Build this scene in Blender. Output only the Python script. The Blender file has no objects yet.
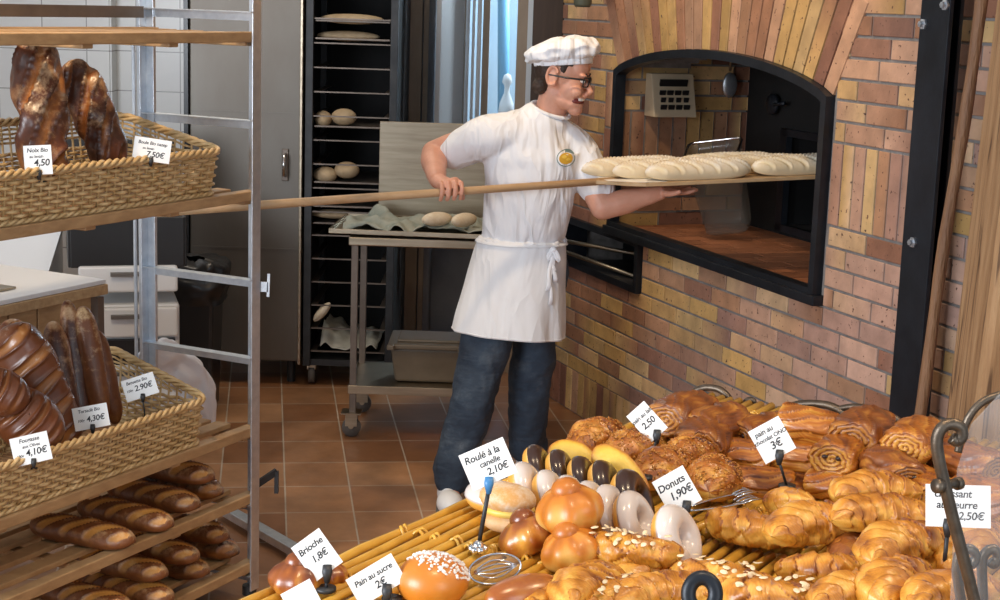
import bpy, math, random
from mathutils import Vector as V, Matrix, noise
R = random.Random(7)
SC = bpy.context.scene
COL = SC.collection
PI = math.pi
# ---------------------------------------------------------------- camera
F = 1590.0; PITCH = math.radians(10.7); ROLL = 0.033; CH = 1.85
def ray(px, py):
    x = (px-500)/F; y = -(py-300)/F
    c, s = math.cos(ROLL), math.sin(ROLL)
    x, y = x*c-y*s, x*s+y*c
    return V((x, math.cos(PITCH)+y*math.sin(PITCH), -math.sin(PITCH)+y*math.cos(PITCH)))
def PY(px, py, Y):
    r = ray(px, py); t = Y/r.y
    return V((r.x*t, Y, CH+r.z*t))
def PZ(px, py, z):
    r = ray(px, py); t = (z-CH)/r.z
    return V((r.x*t, r.y*t, z))
cam = bpy.data.cameras.new('camera'); cam.lens = F*36/1000; cam.sensor_width = 36; cam.clip_start = .05
co = bpy.data.objects.new('camera', cam); COL.objects.link(co)
co.matrix_world = Matrix.Translation((0, 0, CH)) @ Matrix.Rotation(PI/2-PITCH, 4, 'X') @ Matrix.Rotation(ROLL, 4, 'Z')
SC.camera = co
cam.dof.use_dof = False
# ---------------------------------------------------------------- materials
MATS = {}
def nm(name):
    m = bpy.data.materials.new(name); m.use_nodes = True
    nt = m.node_tree; b = nt.nodes['Principled BSDF']
    MATS[name] = m
    return m, nt, b
def N(nt, t, **k):
    n = nt.nodes.new(t)
    for a, v in k.items():
        if a[:2] == 'i_': n.inputs[a[2:].replace('_', ' ')].default_value = v
        else: setattr(n, a, v)
    return n
def L(nt, a, b): nt.links.new(a, b)
def ramp(nt, fac, stops):
    r = N(nt, 'ShaderNodeValToRGB'); e = r.color_ramp.elements
    while len(e) < len(stops): e.new(.5)
    for i, (p, c) in enumerate(stops):
        e[i].position = p; e[i].color = tuple(c)+(1,) if len(c) == 3 else c
    L(nt, fac, r.inputs['Fac']); return r
def coords(nt, scale=(1, 1, 1)):
    tc = N(nt, 'ShaderNodeTexCoord'); mp = N(nt, 'ShaderNodeMapping')
    mp.inputs['Scale'].default_value = scale
    L(nt, tc.outputs['Object'], mp.inputs['Vector']); return mp.outputs['Vector']
def mat(name, c, rough=.6, metal=0, c2=None, ns=8, stretch=(1, 1, 1), bump=0, bs=None, coat=0, spec=.5, trans=0, sub=0, sheen=0):
    m, nt, b = nm(name)
    b.inputs['Base Color'].default_value = tuple(c)+(1,)
    b.inputs['Roughness'].default_value = rough; b.inputs['Metallic'].default_value = metal
    b.inputs['Coat Weight'].default_value = coat; b.inputs['Specular IOR Level'].default_value = spec
    b.inputs['Transmission Weight'].default_value = trans
    if coat: b.inputs['Coat Roughness'].default_value = .15
    if sub:
        b.inputs['Subsurface Weight'].default_value = sub; b.inputs['Subsurface Scale'].default_value = .01
        b.inputs['Subsurface Radius'].default_value = (1, .35, .2)
    if sheen: b.inputs['Sheen Weight'].default_value = sheen
    if c2 or bump:
        v = coords(nt, stretch)
        n = N(nt, 'ShaderNodeTexNoise', i_Scale=ns, i_Detail=6.0, i_Roughness=.6); L(nt, v, n.inputs['Vector'])
        if c2:
            r = ramp(nt, n.outputs['Fac'], [(.32, c), (.68, c2)]); L(nt, r.outputs['Color'], b.inputs['Base Color'])
        if bump:
            n2 = n
            if bs:
                n2 = N(nt, 'ShaderNodeTexNoise', i_Scale=bs, i_Detail=5.0); L(nt, v, n2.inputs['Vector'])
            bp = N(nt, 'ShaderNodeBump', i_Strength=bump, i_Distance=.01); L(nt, n2.outputs['Fac'], bp.inputs['Height'])
            L(nt, bp.outputs['Normal'], b.inputs['Normal'])
    return m
def bread(name, dark, mid, light, flour=0, rough=.42, coat=.25, ns=30, amt=.35, fl=(.8, .72, .6), bump=.35):
    """crust: vertex attribute col.r says how well baked a place is (0 dark, .5 crust, 1 pale score)"""
    m, nt, b = nm(name)
    at = N(nt, 'ShaderNodeAttribute', attribute_name='col')
    sep = N(nt, 'ShaderNodeSeparateColor'); L(nt, at.outputs['Color'], sep.inputs['Color'])
    v = coords(nt)
    n = N(nt, 'ShaderNodeTexNoise', i_Scale=ns, i_Detail=6.0, i_Roughness=.65); L(nt, v, n.inputs['Vector'])
    ma = N(nt, 'ShaderNodeMath', operation='MULTIPLY_ADD'); L(nt, n.outputs['Fac'], ma.inputs[0])
    ma.inputs[1].default_value = amt*2; L(nt, sep.outputs['Red'], ma.inputs[2])
    mb = N(nt, 'ShaderNodeMath', operation='SUBTRACT'); L(nt, ma.outputs[0], mb.inputs[0]); mb.inputs[1].default_value = amt
    r = ramp(nt, mb.outputs[0], [(.05, dark), (.5, mid), (.95, light)])
    out = r.outputs['Color']
    if flour:
        f = N(nt, 'ShaderNodeTexNoise', i_Scale=ns*.5, i_Detail=8.0, i_Roughness=.75); L(nt, v, f.inputs['Vector'])
        fr = ramp(nt, f.outputs['Fac'], [(.60-.12*flour, (0, 0, 0)), (.70-.06*flour, (1, 1, 1))])
        mul = N(nt, 'ShaderNodeMath', operation='MULTIPLY'); L(nt, fr.outputs['Color'], mul.inputs[0]); L(nt, sep.outputs['Green'], mul.inputs[1])
        mx = N(nt, 'ShaderNodeMix', data_type='RGBA'); L(nt, mul.outputs[0], mx.inputs['Factor'])
        L(nt, out, mx.inputs[6]); mx.inputs[7].default_value = tuple(fl)+(1,)
        out = mx.outputs[2]
    L(nt, out, b.inputs['Base Color'])
    n2 = N(nt, 'ShaderNodeTexNoise', i_Scale=ns*4, i_Detail=5.0); L(nt, v, n2.inputs['Vector'])
    bp = N(nt, 'ShaderNodeBump', i_Strength=bump, i_Distance=.003); L(nt, n2.outputs['Fac'], bp.inputs['Height'])
    L(nt, bp.outputs['Normal'], b.inputs['Normal'])
    b.inputs['Roughness'].default_value = rough; b.inputs['Coat Weight'].default_value = coat; b.inputs['Coat Roughness'].default_value = .25
    return m
def colmat(name, rough=.7, spots=None, ns=120, mot=.25, bump=.4, coat=0):
    """colour from the vertex attribute, mottled a little"""
    m, nt, b = nm(name)
    at = N(nt, 'ShaderNodeAttribute', attribute_name='col')
    v = coords(nt)
    n = N(nt, 'ShaderNodeTexNoise', i_Scale=14.0, i_Detail=5.0); L(nt, v, n.inputs['Vector'])
    r = ramp(nt, n.outputs['Fac'], [(.25, (1-mot,)*3), (.75, (1+mot,)*3)])
    mx = N(nt, 'ShaderNodeMix', data_type='RGBA', blend_type='MULTIPLY'); mx.inputs['Factor'].default_value = 1
    L(nt, at.outputs['Color'], mx.inputs[6]); L(nt, r.outputs['Color'], mx.inputs[7]); out = mx.outputs[2]
    n2 = N(nt, 'ShaderNodeTexNoise', i_Scale=float(ns), i_Detail=3.0); L(nt, v, n2.inputs['Vector'])
    if spots:
        fr = ramp(nt, n2.outputs['Fac'], [(.66, (0, 0, 0)), (.70, (1, 1, 1))])
        m2 = N(nt, 'ShaderNodeMix', data_type='RGBA'); L(nt, fr.outputs['Color'], m2.inputs['Factor'])
        L(nt, out, m2.inputs[6]); m2.inputs[7].default_value = tuple(spots)+(1,); out = m2.outputs[2]
    L(nt, out, b.inputs['Base Color'])
    bp = N(nt, 'ShaderNodeBump', i_Strength=bump, i_Distance=.003); L(nt, n2.outputs['Fac'], bp.inputs['Height'])
    L(nt, bp.outputs['Normal'], b.inputs['Normal'])
    b.inputs['Roughness'].default_value = rough; b.inputs['Coat Weight'].default_value = coat
    return m
# ---------------------------------------------------------------- mesh builder
class MB:
    def __init__(s): s.v = []; s.f = []; s.c = []
    def add(s, vs, fs, col=(.5, 1, 0)):
        o = len(s.v); s.v += [V(p) for p in vs]; s.f += [tuple(i+o for i in f) for f in fs]
        s.c += list(col) if isinstance(col, list) else [col]*len(vs)
        return s
    def box(s, c, d, rot=None, col=(.5, 1, 0)):
        c = V(c); h = V(d)/2
        vs = [V((x*h.x, y*h.y, z*h.z)) for x in (-1, 1) for y in (-1, 1) for z in (-1, 1)]
        if rot is not None: vs = [rot @ p for p in vs]
        return s.add([p+c for p in vs], [(0, 1, 3, 2), (4, 6, 7, 5), (0, 4, 5, 1), (2, 3, 7, 6), (0, 2, 6, 4), (1, 5, 7, 3)], col)
    def bar(s, a, b, w, h, up=(0, 0, 1), col=(.5, 1, 0)):
        a, b = V(a), V(b); t = (b-a); ln = t.length; t.normalize()
        u = V(up); sd = t.cross(u)
        if sd.length < .01: sd = t.cross(V((0, 1, 0)))
        sd.normalize(); u = sd.cross(t)
        rot = Matrix((t, sd, u)).transposed()
        return s.box((a+b)/2, (ln, w, h), rot, col)
    def tube(s, pts, rad, seg=8, caps=True, ref=None, flat=1.0, closed=False, col=(.5, 1, 0)):
        """rad: number or list of radii or (r across, r along ref)"""
        pts = [V(p) for p in pts]; n = len(pts)
        if not isinstance(rad, (list, tuple)): rad = [rad]*n
        vs = []; cols = []
        ref0 = V(ref) if ref is not None else None
        prev = None
        for i, p in enumerate(pts):
            if closed: t = pts[(i+1) % n]-pts[i-1]
            else: t = pts[min(i+1, n-1)]-pts[max(i-1, 0)]
            t.normalize()
            if ref0 is not None:
                a = t.cross(ref0)
                if a.length < .05: a = prev if prev else t.orthogonal()
            elif prev is None: a = t.orthogonal()
            else: a = prev-t*prev.dot(t)
            a = a.normalized(); prev = a; bb = t.cross(a).normalized()
            ra = rad[i]; rx, ry = (ra if isinstance(ra, (list, tuple)) else (ra, ra*flat))
            for k in range(seg):
                th = 2*PI*k/seg
                vs.append(p+a*math.cos(th)*rx+bb*math.sin(th)*ry)
                cols.append(col(i/(n-1 or 1), th) if callable(col) else col)
        fs = []
        m = n if closed else n-1
        for i in range(m):
            for k in range(seg):
                j = (i+1) % n
                fs.append((i*seg+k, i*seg+(k+1) % seg, j*seg+(k+1) % seg, j*seg+k))
        if caps and not closed:
            fs.append(tuple(range(seg))[::-1]); fs.append(tuple((n-1)*seg+k for k in range(seg)))
        return s.add(vs, fs, cols)
    def grid(s, fn, nu, nv, cu=False, cv=False, col=(.5, 1, 0)):
        """fn(u,v)->point or (point, col); u,v in 0..1"""
        vs = []; cols = []
        for i in range(nu):
            for j in range(nv):
                r = fn(i/(nu if cu else nu-1), j/(nv if cv else nv-1))
                if isinstance(r, tuple): vs.append(V(r[0])); cols.append(r[1])
                else: vs.append(V(r)); cols.append(col)
        fs = []
        for i in range(nu if cu else nu-1):
            for j in range(nv if cv else nv-1):
                a, b = (i+1) % nu, (j+1) % nv
                fs.append((i*nv+j, a*nv+j, a*nv+b, i*nv+b))
        return s.add(vs, fs, cols)
    def ell(s, c, r, rot=None, nu=16, nv=12, col=(.5, 1, 0)):
        c = V(c); r = V(r) if not isinstance(r, (int, float)) else V((r, r, r))
        def fn(u, v):
            th = 2*PI*u; ph = PI*(v*.998+.001)
            p = V((r.x*math.sin(ph)*math.cos(th), r.y*math.sin(ph)*math.sin(th), r.z*math.cos(ph)))
            return (rot @ p if rot is not None else p)+c
        return s.grid(fn, nu, nv, cu=True, col=col)
    def lathe(s, prof, seg=24, c=(0, 0, 0), rot=None, col=(.5, 1, 0)):
        c = V(c); n = len(prof)
        def fn(u, v):
            r, z = prof[min(n-1, int(round(v*(n-1))))]
            p = V((r*math.cos(2*PI*u), r*math.sin(2*PI*u), z))
            return (rot @ p if rot is not None else p)+c
        return s.grid(fn, seg, n, cu=True, col=col)
    def build(s, name, m, parent=None, smooth=False, loc=None, rot=None, bevel=0, sub=0):
        me = bpy.data.meshes.new(name); me.from_pydata([tuple(p) for p in s.v], [], s.f)
        a = me.color_attributes.new('col', 'FLOAT_COLOR', 'POINT')
        flat = []
        for c in s.c: flat += [c[0], c[1], c[2], 1.0]
        a.data.foreach_set('color', flat)
        if m is not None: me.materials.append(MATS[m] if isinstance(m, str) else m)
        if smooth: me.polygons.foreach_set('use_smooth', [True]*len(me.polygons))
        me.update()
        o = bpy.data.objects.new(name, me); COL.objects.link(o)
        if parent is not None: o.parent = parent
        if loc is not None: o.location = loc
        if rot is not None: o.rotation_euler = rot
        if bevel:
            b = o.modifiers.new('bevel', 'BEVEL'); b.width = bevel; b.segments = 2; b.limit_method = 'ANGLE'; b.angle_limit = .7
        if sub:
            b = o.modifiers.new('sub', 'SUBSURF'); b.levels = b.render_levels = sub
        return o
def tag(o, label=None, cat=None, group=None, kind=None):
    if label: o['label'] = label
    if cat: o['category'] = cat
    if group: o['group'] = group
    if kind: o['kind'] = kind
    return o
def empty(name, loc=(0, 0, 0), rot=(0, 0, 0), label=None, cat=None, group=None):
    o = bpy.data.objects.new(name, None); COL.objects.link(o); o.empty_display_size = .05
    o.location = loc; o.rotation_euler = rot
    return tag(o, label, cat, group)
def struct(o): o['kind'] = 'structure'; return o
def copy_tree(o, parent=None):
    c = o.copy(); COL.objects.link(c); c.parent = parent
    for ch in list(o.children): copy_tree(ch, c)
    return c
def lerp(a, b, t): return a+(b-a)*t
def interp(xs, ys, x):
    if x <= xs[0]: return ys[0]
    for i in range(len(xs)-1):
        if x <= xs[i+1]:
            t = (x-xs[i])/(xs[i+1]-xs[i]); t = t*t*(3-2*t)
            return ys[i]+(ys[i+1]-ys[i])*t
    return ys[-1]
def aim(x, z=(0, 0, 1)):
    """rotation whose X points along x, Z near z"""
    x = V(x).normalized(); y = V(z).cross(x).normalized(); z = x.cross(y)
    return Matrix((x, y, z)).transposed()
# frames of the three ranges of furniture
WA = V((.279, 7.257, 0)); WU = V((.36006, -.93293, 0)); WW = V((.93293, .36006, 0))       # oven wall
def WL(u, z, w=0): return WA+WU*u+WW*w+V((0, 0, z))
RA = V((-.746, 4.699, 0)); Ra = V((-.45695, -.88949, 0)); Rb = V((-.88949, .45695, 0))       # bread rack
def RK(s, z, w=0): return RA+Ra*s+Rb*w+V((0, 0, z))
TA = V((.43, 3.24, 0)); T1 = V((-.524, -.852, 0)).normalized(); T2 = V((.852, -.524, 0)).normalized()   # pastry table
TZ = 1.05
def TB(u, v, z=0): return TA+T1*u+T2*v+V((0, 0, TZ+z))
ROTW = Matrix((WU, WW*-1, V((0, 0, 1)))).transposed()
# ---------------------------------------------------------------- palette
mat('steel', (.38, .315, .23), .36, 1, (.54, .465, .35), ns=3, stretch=(1, 1, 12), bump=.05)
mat('galvanised', (.55, .60, .66), .38, .9, (.70, .75, .80), ns=30)
mat('dull_steel', (.13, .11, .09), .42, .55, (.17, .155, .135), ns=2.5, stretch=(1, 1, .4), bump=.04)
mat('dark_steel', (.035, .037, .04), .5, .6, (.06, .06, .062), ns=12)
mat('brown_steel', (.16, .13, .11), .45, .7, (.22, .18, .15), ns=10)
mat('black_iron', (.008, .010, .014), .40, .3, (.018, .022, .030), ns=9, bump=.15)
mat('bronze_iron', (.10, .075, .055), .42, .8, (.17, .13, .095), ns=40, bump=.2)
mat('chrome', (.75, .75, .76), .12, 1)
mat('shelf_wood', (.36, .21, .095), .55, 0, (.52, .33, .16), ns=4, stretch=(3, 3, 9), bump=.15)
mat('board_wood', (.40, .25, .12), .6, 0, (.54, .37, .20), ns=9, stretch=(1, 6, 6), bump=.1)
mat('handle_wood', (.52, .33, .17), .5, 0, (.62, .42, .24), ns=12, stretch=(1, 4, 4))
def oak_mat():
    m, nt, b = nm('oak'); v = coords(nt, (5, 5, .45))
    n = N(nt, 'ShaderNodeTexNoise', i_Scale=5.0, i_Detail=8.0, i_Roughness=.7); L(nt, v, n.inputs['Vector'])
    r = ramp(nt, n.outputs['Fac'], [(.25, (.20, .095, .035)), (.5, (.38, .21, .095)), (.75, (.52, .32, .16))])
    v2 = coords(nt, (9, 9, .35)); n2 = N(nt, 'ShaderNodeTexNoise', i_Scale=1.6, i_Detail=3.0, i_Distortion=.4); L(nt, v2, n2.inputs['Vector'])
    c = ramp(nt, n2.outputs['Fac'], [(.487, (1, 1, 1)), (.498, (.12, .07, .04)), (.502, (.12, .07, .04)), (.513, (1, 1, 1))])
    mx = N(nt, 'ShaderNodeMix', data_type='RGBA', blend_type='MULTIPLY'); mx.inputs['Factor'].default_value = .75
    L(nt, r.outputs['Color'], mx.inputs[6]); L(nt, c.outputs['Color'], mx.inputs[7]); L(nt, mx.outputs[2], b.inputs['Base Color']); b.inputs['Roughness'].default_value = .7
    bp = N(nt, 'ShaderNodeBump', i_Strength=.6, i_Distance=.01); L(nt, n.outputs['Fac'], bp.inputs['Height']); L(nt, bp.outputs['Normal'], b.inputs['Normal'])
oak_mat()
mat('oak_pole', (.20, .095, .045), .6, 0, (.33, .17, .08), ns=6, stretch=(6, 6, 1), bump=.6, bs=22)
mat('dark_wood', (.045, .024, .013), .6, 0, (.075, .04, .022), ns=4, stretch=(5, 5, .5), bump=.2)
mat('rattan', (.60, .29, .03), .36, 0, (.80, .46, .07), ns=9, stretch=(1, 1, 1), coat=.3)
mat('wicker', (.52, .33, .13), .5, 0, (.74, .53, .27), ns=25)
mat('wicker_dark', (.27, .13, .055), .5, 0, (.40, .21, .09), ns=25)
mat('white_plastic', (.72, .73, .73), .4, 0)
mat('grey_plastic', (.13, .12, .11), .4)
mat('black_plastic', (.012, .012, .013), .4, coat=.2)
mat('bin_plastic', (.10, .078, .052), .45, 0, (.15, .12, .085), ns=4, bump=.05)
mat('white_paint', (.80, .82, .84), .55)
mat('grey_plaster', (.20, .205, .225), .8, 0, (.26, .265, .285), ns=5, bump=.15, bs=40)
mat('tan_trim', (.28, .21, .15), .6, 0, (.34, .26, .19), ns=6, stretch=(4, 4, 1))
mat('card', (.86, .86, .84), .6)
mat('ink', (.012, .012, .016), .6)
mat('linen', (.52, .50, .42), .9, 0, (.64, .62, .53), ns=20, bump=.3, bs=250)
mat('linen_green', (.20, .24, .21), .9, 0, (.40, .40, .33), ns=9, bump=.3, bs=250)
def cloth_mat(name, c, rot, sc, dist, st=.6):
    m, nt, b = nm(name); b.inputs['Base Color'].default_value = tuple(c)+(1,); b.inputs['Roughness'].default_value = .85
    tc = N(nt, 'ShaderNodeTexCoord'); mp = N(nt, 'ShaderNodeMapping'); mp.inputs['Rotation'].default_value = rot; mp.inputs['Scale'].default_value = sc
    L(nt, tc.outputs['Object'], mp.inputs['Vector'])
    n = N(nt, 'ShaderNodeTexNoise', i_Scale=1.0, i_Detail=2.5, i_Roughness=.5, i_Distortion=.6); L(nt, mp.outputs['Vector'], n.inputs['Vector'])
    r = ramp(nt, n.outputs['Fac'], [(.30, (0, 0, 0)), (.50, (1, 1, 1)), (.70, (.1, .1, .1))])
    bp = N(nt, 'ShaderNodeBump', i_Strength=st, i_Distance=dist); L(nt, r.outputs['Color'], bp.inputs['Height']); L(nt, bp.outputs['Normal'], b.inputs['Normal'])
cloth_mat('cotton', (.84, .85, .88), (0, math.radians(30), 0), (11, 5, 2.6), .020, .65)
cloth_mat('apron_cotton', (.82, .83, .85), (0, math.radians(10), 0), (8, 5, 2.0), .010, .8)
def jeans_mat():
    m, nt, b = nm('jeans'); v = coords(nt)
    n = N(nt, 'ShaderNodeTexNoise', i_Scale=6.0, i_Detail=7.0, i_Roughness=.65); L(nt, v, n.inputs['Vector'])
    r = ramp(nt, n.outputs['Fac'], [(.30, (.014, .024, .042)), (.55, (.035, .055, .085)), (.66, (.075, .10, .13)), (.76, (.24, .26, .28))]); L(nt, r.outputs['Color'], b.inputs['Base Color'])
    n2 = N(nt, 'ShaderNodeTexNoise', i_Scale=9.0, i_Detail=3.0); mp = N(nt, 'ShaderNodeMapping'); mp.inputs['Scale'].default_value = (1, 1, 2.6); L(nt, v, mp.inputs['Vector']); L(nt, mp.outputs['Vector'], n2.inputs['Vector'])
    bp = N(nt, 'ShaderNodeBump', i_Strength=.7, i_Distance=.02); L(nt, n2.outputs['Fac'], bp.inputs['Height']); L(nt, bp.outputs['Normal'], b.inputs['Normal']); b.inputs['Roughness'].default_value = .85
jeans_mat()
mat('skin', (.62, .30, .20), .5, 0, (.70, .36, .25), ns=18, sub=.12, bump=.04, bs=90)
mat('hair', (.035, .017, .009), .6, bump=.5, bs=120)
mat('teeth', (.85, .82, .75), .3)
mat('mouth', (.18, .03, .025), .5)
mat('blue_paint', (.10, .30, .48), .5, 0, (.16, .40, .60), ns=3)
mat('out_wall', (.42, .55, .66), .8, 0, (.52, .64, .74), ns=2)
mat('soot', (.004, .004, .004), .85, 0, (.009, .008, .008), ns=6)
mat('dough', (.66, .53, .36), .6, 0, (.80, .71, .56), ns=30, bump=.2, bs=120)
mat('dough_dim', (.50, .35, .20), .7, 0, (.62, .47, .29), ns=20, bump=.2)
mat('bag_paper', (.86, .87, .90), .5, bump=.3, bs=12)
mat('blue_clip', (.05, .20, .42), .4)
mat('icing_white', (.66, .56, .50), .25, 0, (.74, .65, .60), ns=9, coat=.5)
mat('icing_dark', (.030, .012, .008), .28, 0, (.05, .02, .012), ns=9, coat=.4)
mat('cream', (.80, .52, .05), .4, 0, (.90, .68, .20), ns=12)
mat('nuts', (.36, .12, .015), .6, 0, (.56, .24, .045), ns=60)
mat('sugar', (.88, .85, .80), .5)
mat('almond', (.75, .55, .30), .5, 0, (.85, .70, .48), ns=60)
mat('lamp_green', (.10, .11, .08), .5, .3)
mat('device', (.62, .50, .34), .5); mat('device_face', (.35, .22, .11), .5)
mat('dummy', (.5,.5,.5)); mat('emblem_gold', (.70, .40, .04), .5); mat('emblem_blue', (.12, .22, .22), .5)
def glassmat(name, c=(1, 1, 1), a=.16, rough=.05):
    m, nt, b = nm(name)
    b.inputs['Base Color'].default_value = tuple(c)+(1,); b.inputs['Roughness'].default_value = rough
    b.inputs['Alpha'].default_value = a; b.inputs['IOR'].default_value = 1.45
    return m
glassmat('acrylic', (.85, .82, .80), .13, .05)
glassmat('pane_glass', (.6, .8, .9), .10, .03)
glassmat('clear_plastic', (.20, .19, .17), .22, .08)
glassmat('lens', (.05, .05, .06), .25, .03)
# breads
bread('baguette', (.055, .016, .006), (.20, .062, .016), (.72, .33, .07), flour=.6, rough=.45, ns=22, amt=.22, fl=(.62, .42, .22))
bread('dark_loaf', (.014, .005, .004), (.10, .026, .008), (.50, .17, .03), flour=1.0, rough=.38, coat=.4, ns=11, amt=.75, fl=(.60, .44, .26))
bread('fougasse', (.045, .012, .005), (.16, .045, .013), (.42, .17, .05), flour=.2, rough=.35, coat=.5, ns=10, amt=.25)
bread('raw_loaf', (.55, .40, .22), (.72, .58, .37), (.80, .68, .44), flour=1.6, rough=.75, coat=0, ns=14, amt=.15, fl=(.85, .83, .79))
bread('croissant', (.18, .038, .004), (.57, .215, .017), (.85, .48, .09), flour=0, ns=34, amt=.16, coat=.35)
bread('dark_pastry', (.09, .02, .004), (.27, .075, .010), (.60, .26, .04), flour=0, ns=30, amt=.2, coat=.35)
bread('pain_choc', (.12, .025, .003), (.42, .125, .010), (.80, .42, .07), flour=0, ns=26, amt=.16, coat=.4)
bread('brioche', (.10, .018, .004), (.33, .085, .010), (.76, .36, .05), flour=0, ns=16, amt=.3, coat=.7, rough=.3, bump=.1)
bread('bun', (.34, .075, .006), (.62, .20, .016), (.84, .50, .12), flour=0, ns=14, amt=.2, coat=.4, bump=.12)
bread('floury_bun', (.50, .20, .04), (.66, .36, .12), (.86, .70, .45), flour=1.3, ns=16, amt=.25, coat=0, rough=.6)
bread('donut', (.52, .17, .016), (.72, .34, .05), (.84, .58, .24), flour=0, ns=16, amt=.15, coat=.1, bump=.1)
bread('yellow_crumb', (.42, .14, .012), (.68, .38, .035), (.80, .56, .10), flour=0, ns=40, amt=.3, coat=.1)
# ================================================================ SETTING
def floor_mat():
    m, nt, b = nm('terracotta')
    v = coords(nt)
    br = N(nt, 'ShaderNodeTexBrick', offset=0.0, squash=1.0)
    br.inputs['Scale'].default_value = 1; br.inputs['Brick Width'].default_value = .245; br.inputs['Row Height'].default_value = .313
    br.inputs['Mortar Size'].default_value = .0035; br.inputs['Mortar Smooth'].default_value = .3; br.inputs['Bias'].default_value = 0
    br.inputs['Color1'].default_value = (.25, .105, .042, 1); br.inputs['Color2'].default_value = (.45, .24, .12, 1)
    br.inputs['Mortar'].default_value = (.52, .43, .33, 1)
    L(nt, v, br.inputs['Vector'])
    n = N(nt, 'ShaderNodeTexNoise', i_Scale=5.0, i_Detail=7.0, i_Roughness=.65); L(nt, v, n.inputs['Vector'])
    r = ramp(nt, n.outputs['Fac'], [(.25, (.62, .58, .55)), (.75, (1.25, 1.25, 1.25))])
    mx = N(nt, 'ShaderNodeMix', data_type='RGBA', blend_type='MULTIPLY'); mx.inputs['Factor'].default_value = .9
    L(nt, br.outputs['Color'], mx.inputs[6]); L(nt, r.outputs['Color'], mx.inputs[7])
    n3 = N(nt, 'ShaderNodeTexNoise', i_Scale=2.3, i_Detail=9.0, i_Roughness=.8); L(nt, v, n3.inputs['Vector'])
    r3 = ramp(nt, n3.outputs['Fac'], [(.60, (0, 0, 0)), (.78, (.35, .35, .35))])
    m3 = N(nt, 'ShaderNodeMix', data_type='RGBA'); L(nt, r3.outputs['Color'], m3.inputs['Factor'])
    L(nt, mx.outputs[2], m3.inputs[6]); m3.inputs[7].default_value = (.55, .47, .38, 1)
    L(nt, m3.outputs[2], b.inputs['Base Color'])
    b.inputs['Roughness'].default_value = .36
    bp = N(nt, 'ShaderNodeBump', i_Strength=.25, i_Distance=.004, invert=True); L(nt, br.outputs['Fac'], bp.inputs['Height'])
    L(nt, bp.outputs['Normal'], b.inputs['Normal'])
floor_mat()
def tile_mat():
    m, nt, b = nm('wall_tiles')
    tc = N(nt, 'ShaderNodeTexCoord'); mp = N(nt, 'ShaderNodeMapping'); mp.inputs['Rotation'].default_value = (PI/2, 0, 0)
    mp.inputs['Location'].default_value = (.114, .03, 0)
    L(nt, tc.outputs['Object'], mp.inputs['Vector'])
    br = N(nt, 'ShaderNodeTexBrick', offset=0.0, squash=1.0)
    br.inputs['Scale'].default_value = 1; br.inputs['Brick Width'].default_value = .235; br.inputs['Row Height'].default_value = .212
    br.inputs['Mortar Size'].default_value = .003; br.inputs['Color1'].default_value = (.74, .74, .72, 1); br.inputs['Color2'].default_value = (.70, .70, .69, 1)
    br.inputs['Mortar'].default_value = (.33, .32, .31, 1)
    L(nt, mp.outputs['Vector'], br.inputs['Vector']); L(nt, br.outputs['Color'], b.inputs['Base Color']); b.inputs['Roughness'].default_value = .25
tile_mat()
# floor -------------------------------------------------------------
ang = math.radians(8.5)
fl = MB().box((0, 0, -.03), (14, 14, .06)).build('floor', 'terracotta', loc=(-.646, 6.472, 0), rot=(0, 0, ang)); struct(fl)
# back walls ----------------------------------------------------------
w = MB().box((-3.05, 8.6, 1.55), (1.88, .2, 3.1))
w.box((-2.11+.0, 8.6, 1.55), (.02, .18, 3.1))
struct(w.build('wall_back_left', 'wall_tiles'))
struct(MB().box((-1.32, 8.72, 1.55), (1.6, .2, 3.1)).build('wall_back', 'wall_tiles'))
struct(MB().box((-.50, 8.42, 1.55), (.25, .36, 3.1)).build('wall_pier', 'grey_plaster', bevel=.01))
struct(MB().box((-4.09, 5.5, 1.55), (.2, 6.4, 3.1)).build('wall_left', 'wall_tiles'))
struct(MB().box((-.47, 8.2, 1.55), (.06, .05, 3.1)).box((-.42, 8.215, 1.55), (.025, .03, 3.1)).build('trim_1', 'tan_trim'))
# below the window the wall is plaster
struct(MB().box((-.08, 8.6, .3), (.66, .2, .6)).build('wall_back_right', 'grey_plaster'))
ceil = MB().box((-1.0, 6.2, 3.15), (8.5, 7.0, .1)).build('ceiling', 'white_paint'); struct(ceil)
# window --------------------------------------------------------------
w1 = empty('window_1', (-.06, 8.45, .6)); struct(w1)
def at1(o): o.parent = w1; o.matrix_parent_inverse = Matrix.Translation(-w1.location); return o
xa, xb, xc, xd = -.365, -.265, -.10, .12
z0, z1 = .62, 3.05
fr = MB()
fr.bar((-.296, 8.19, z0), (-.296, 8.19, z1), .48, .025, up=(.977, -.214, 0))
fr.box((-.215, 8.47, (z0+z1)/2), (.02, .05, z1-z0)).box((-.185, 8.47, (z0+z1)/2), (.016, .05, z1-z0)).box((-.155, 8.46, (z0+z1)/2), (.022, .06, z1-z0))
fr.box((.105, 8.44, (z0+z1)/2), (.05, .12, z1-z0))
fr.box((-.1, 8.44, z0), (.5, .12, .05)).box((-.1, 8.44, z1), (.5, .12, .05))
at1(fr.build('window_frame', 'white_paint', bevel=.004))
at1(MB().box((-.118, 8.44, (z0+z1)/2), (.035, .09, z1-z0)).box((-.232, 8.49, (z0+z1)/2), (.012, .03, z1-z0)).build('sash', 'tan_trim'))
at1(MB().box((-.0, 8.47, (z0+z1)/2), (.2, .006, z1-z0)).build('pane', 'pane_glass'))
hd = MB(); hd.tube([(-.325, 8.38, 1.505), (-.29, 8.37, 1.505)], .006); hd.ell((-.287, 8.37, 1.505), .012)
at1(hd.build('window_handle', 'bronze_iron', smooth=True))
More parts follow.
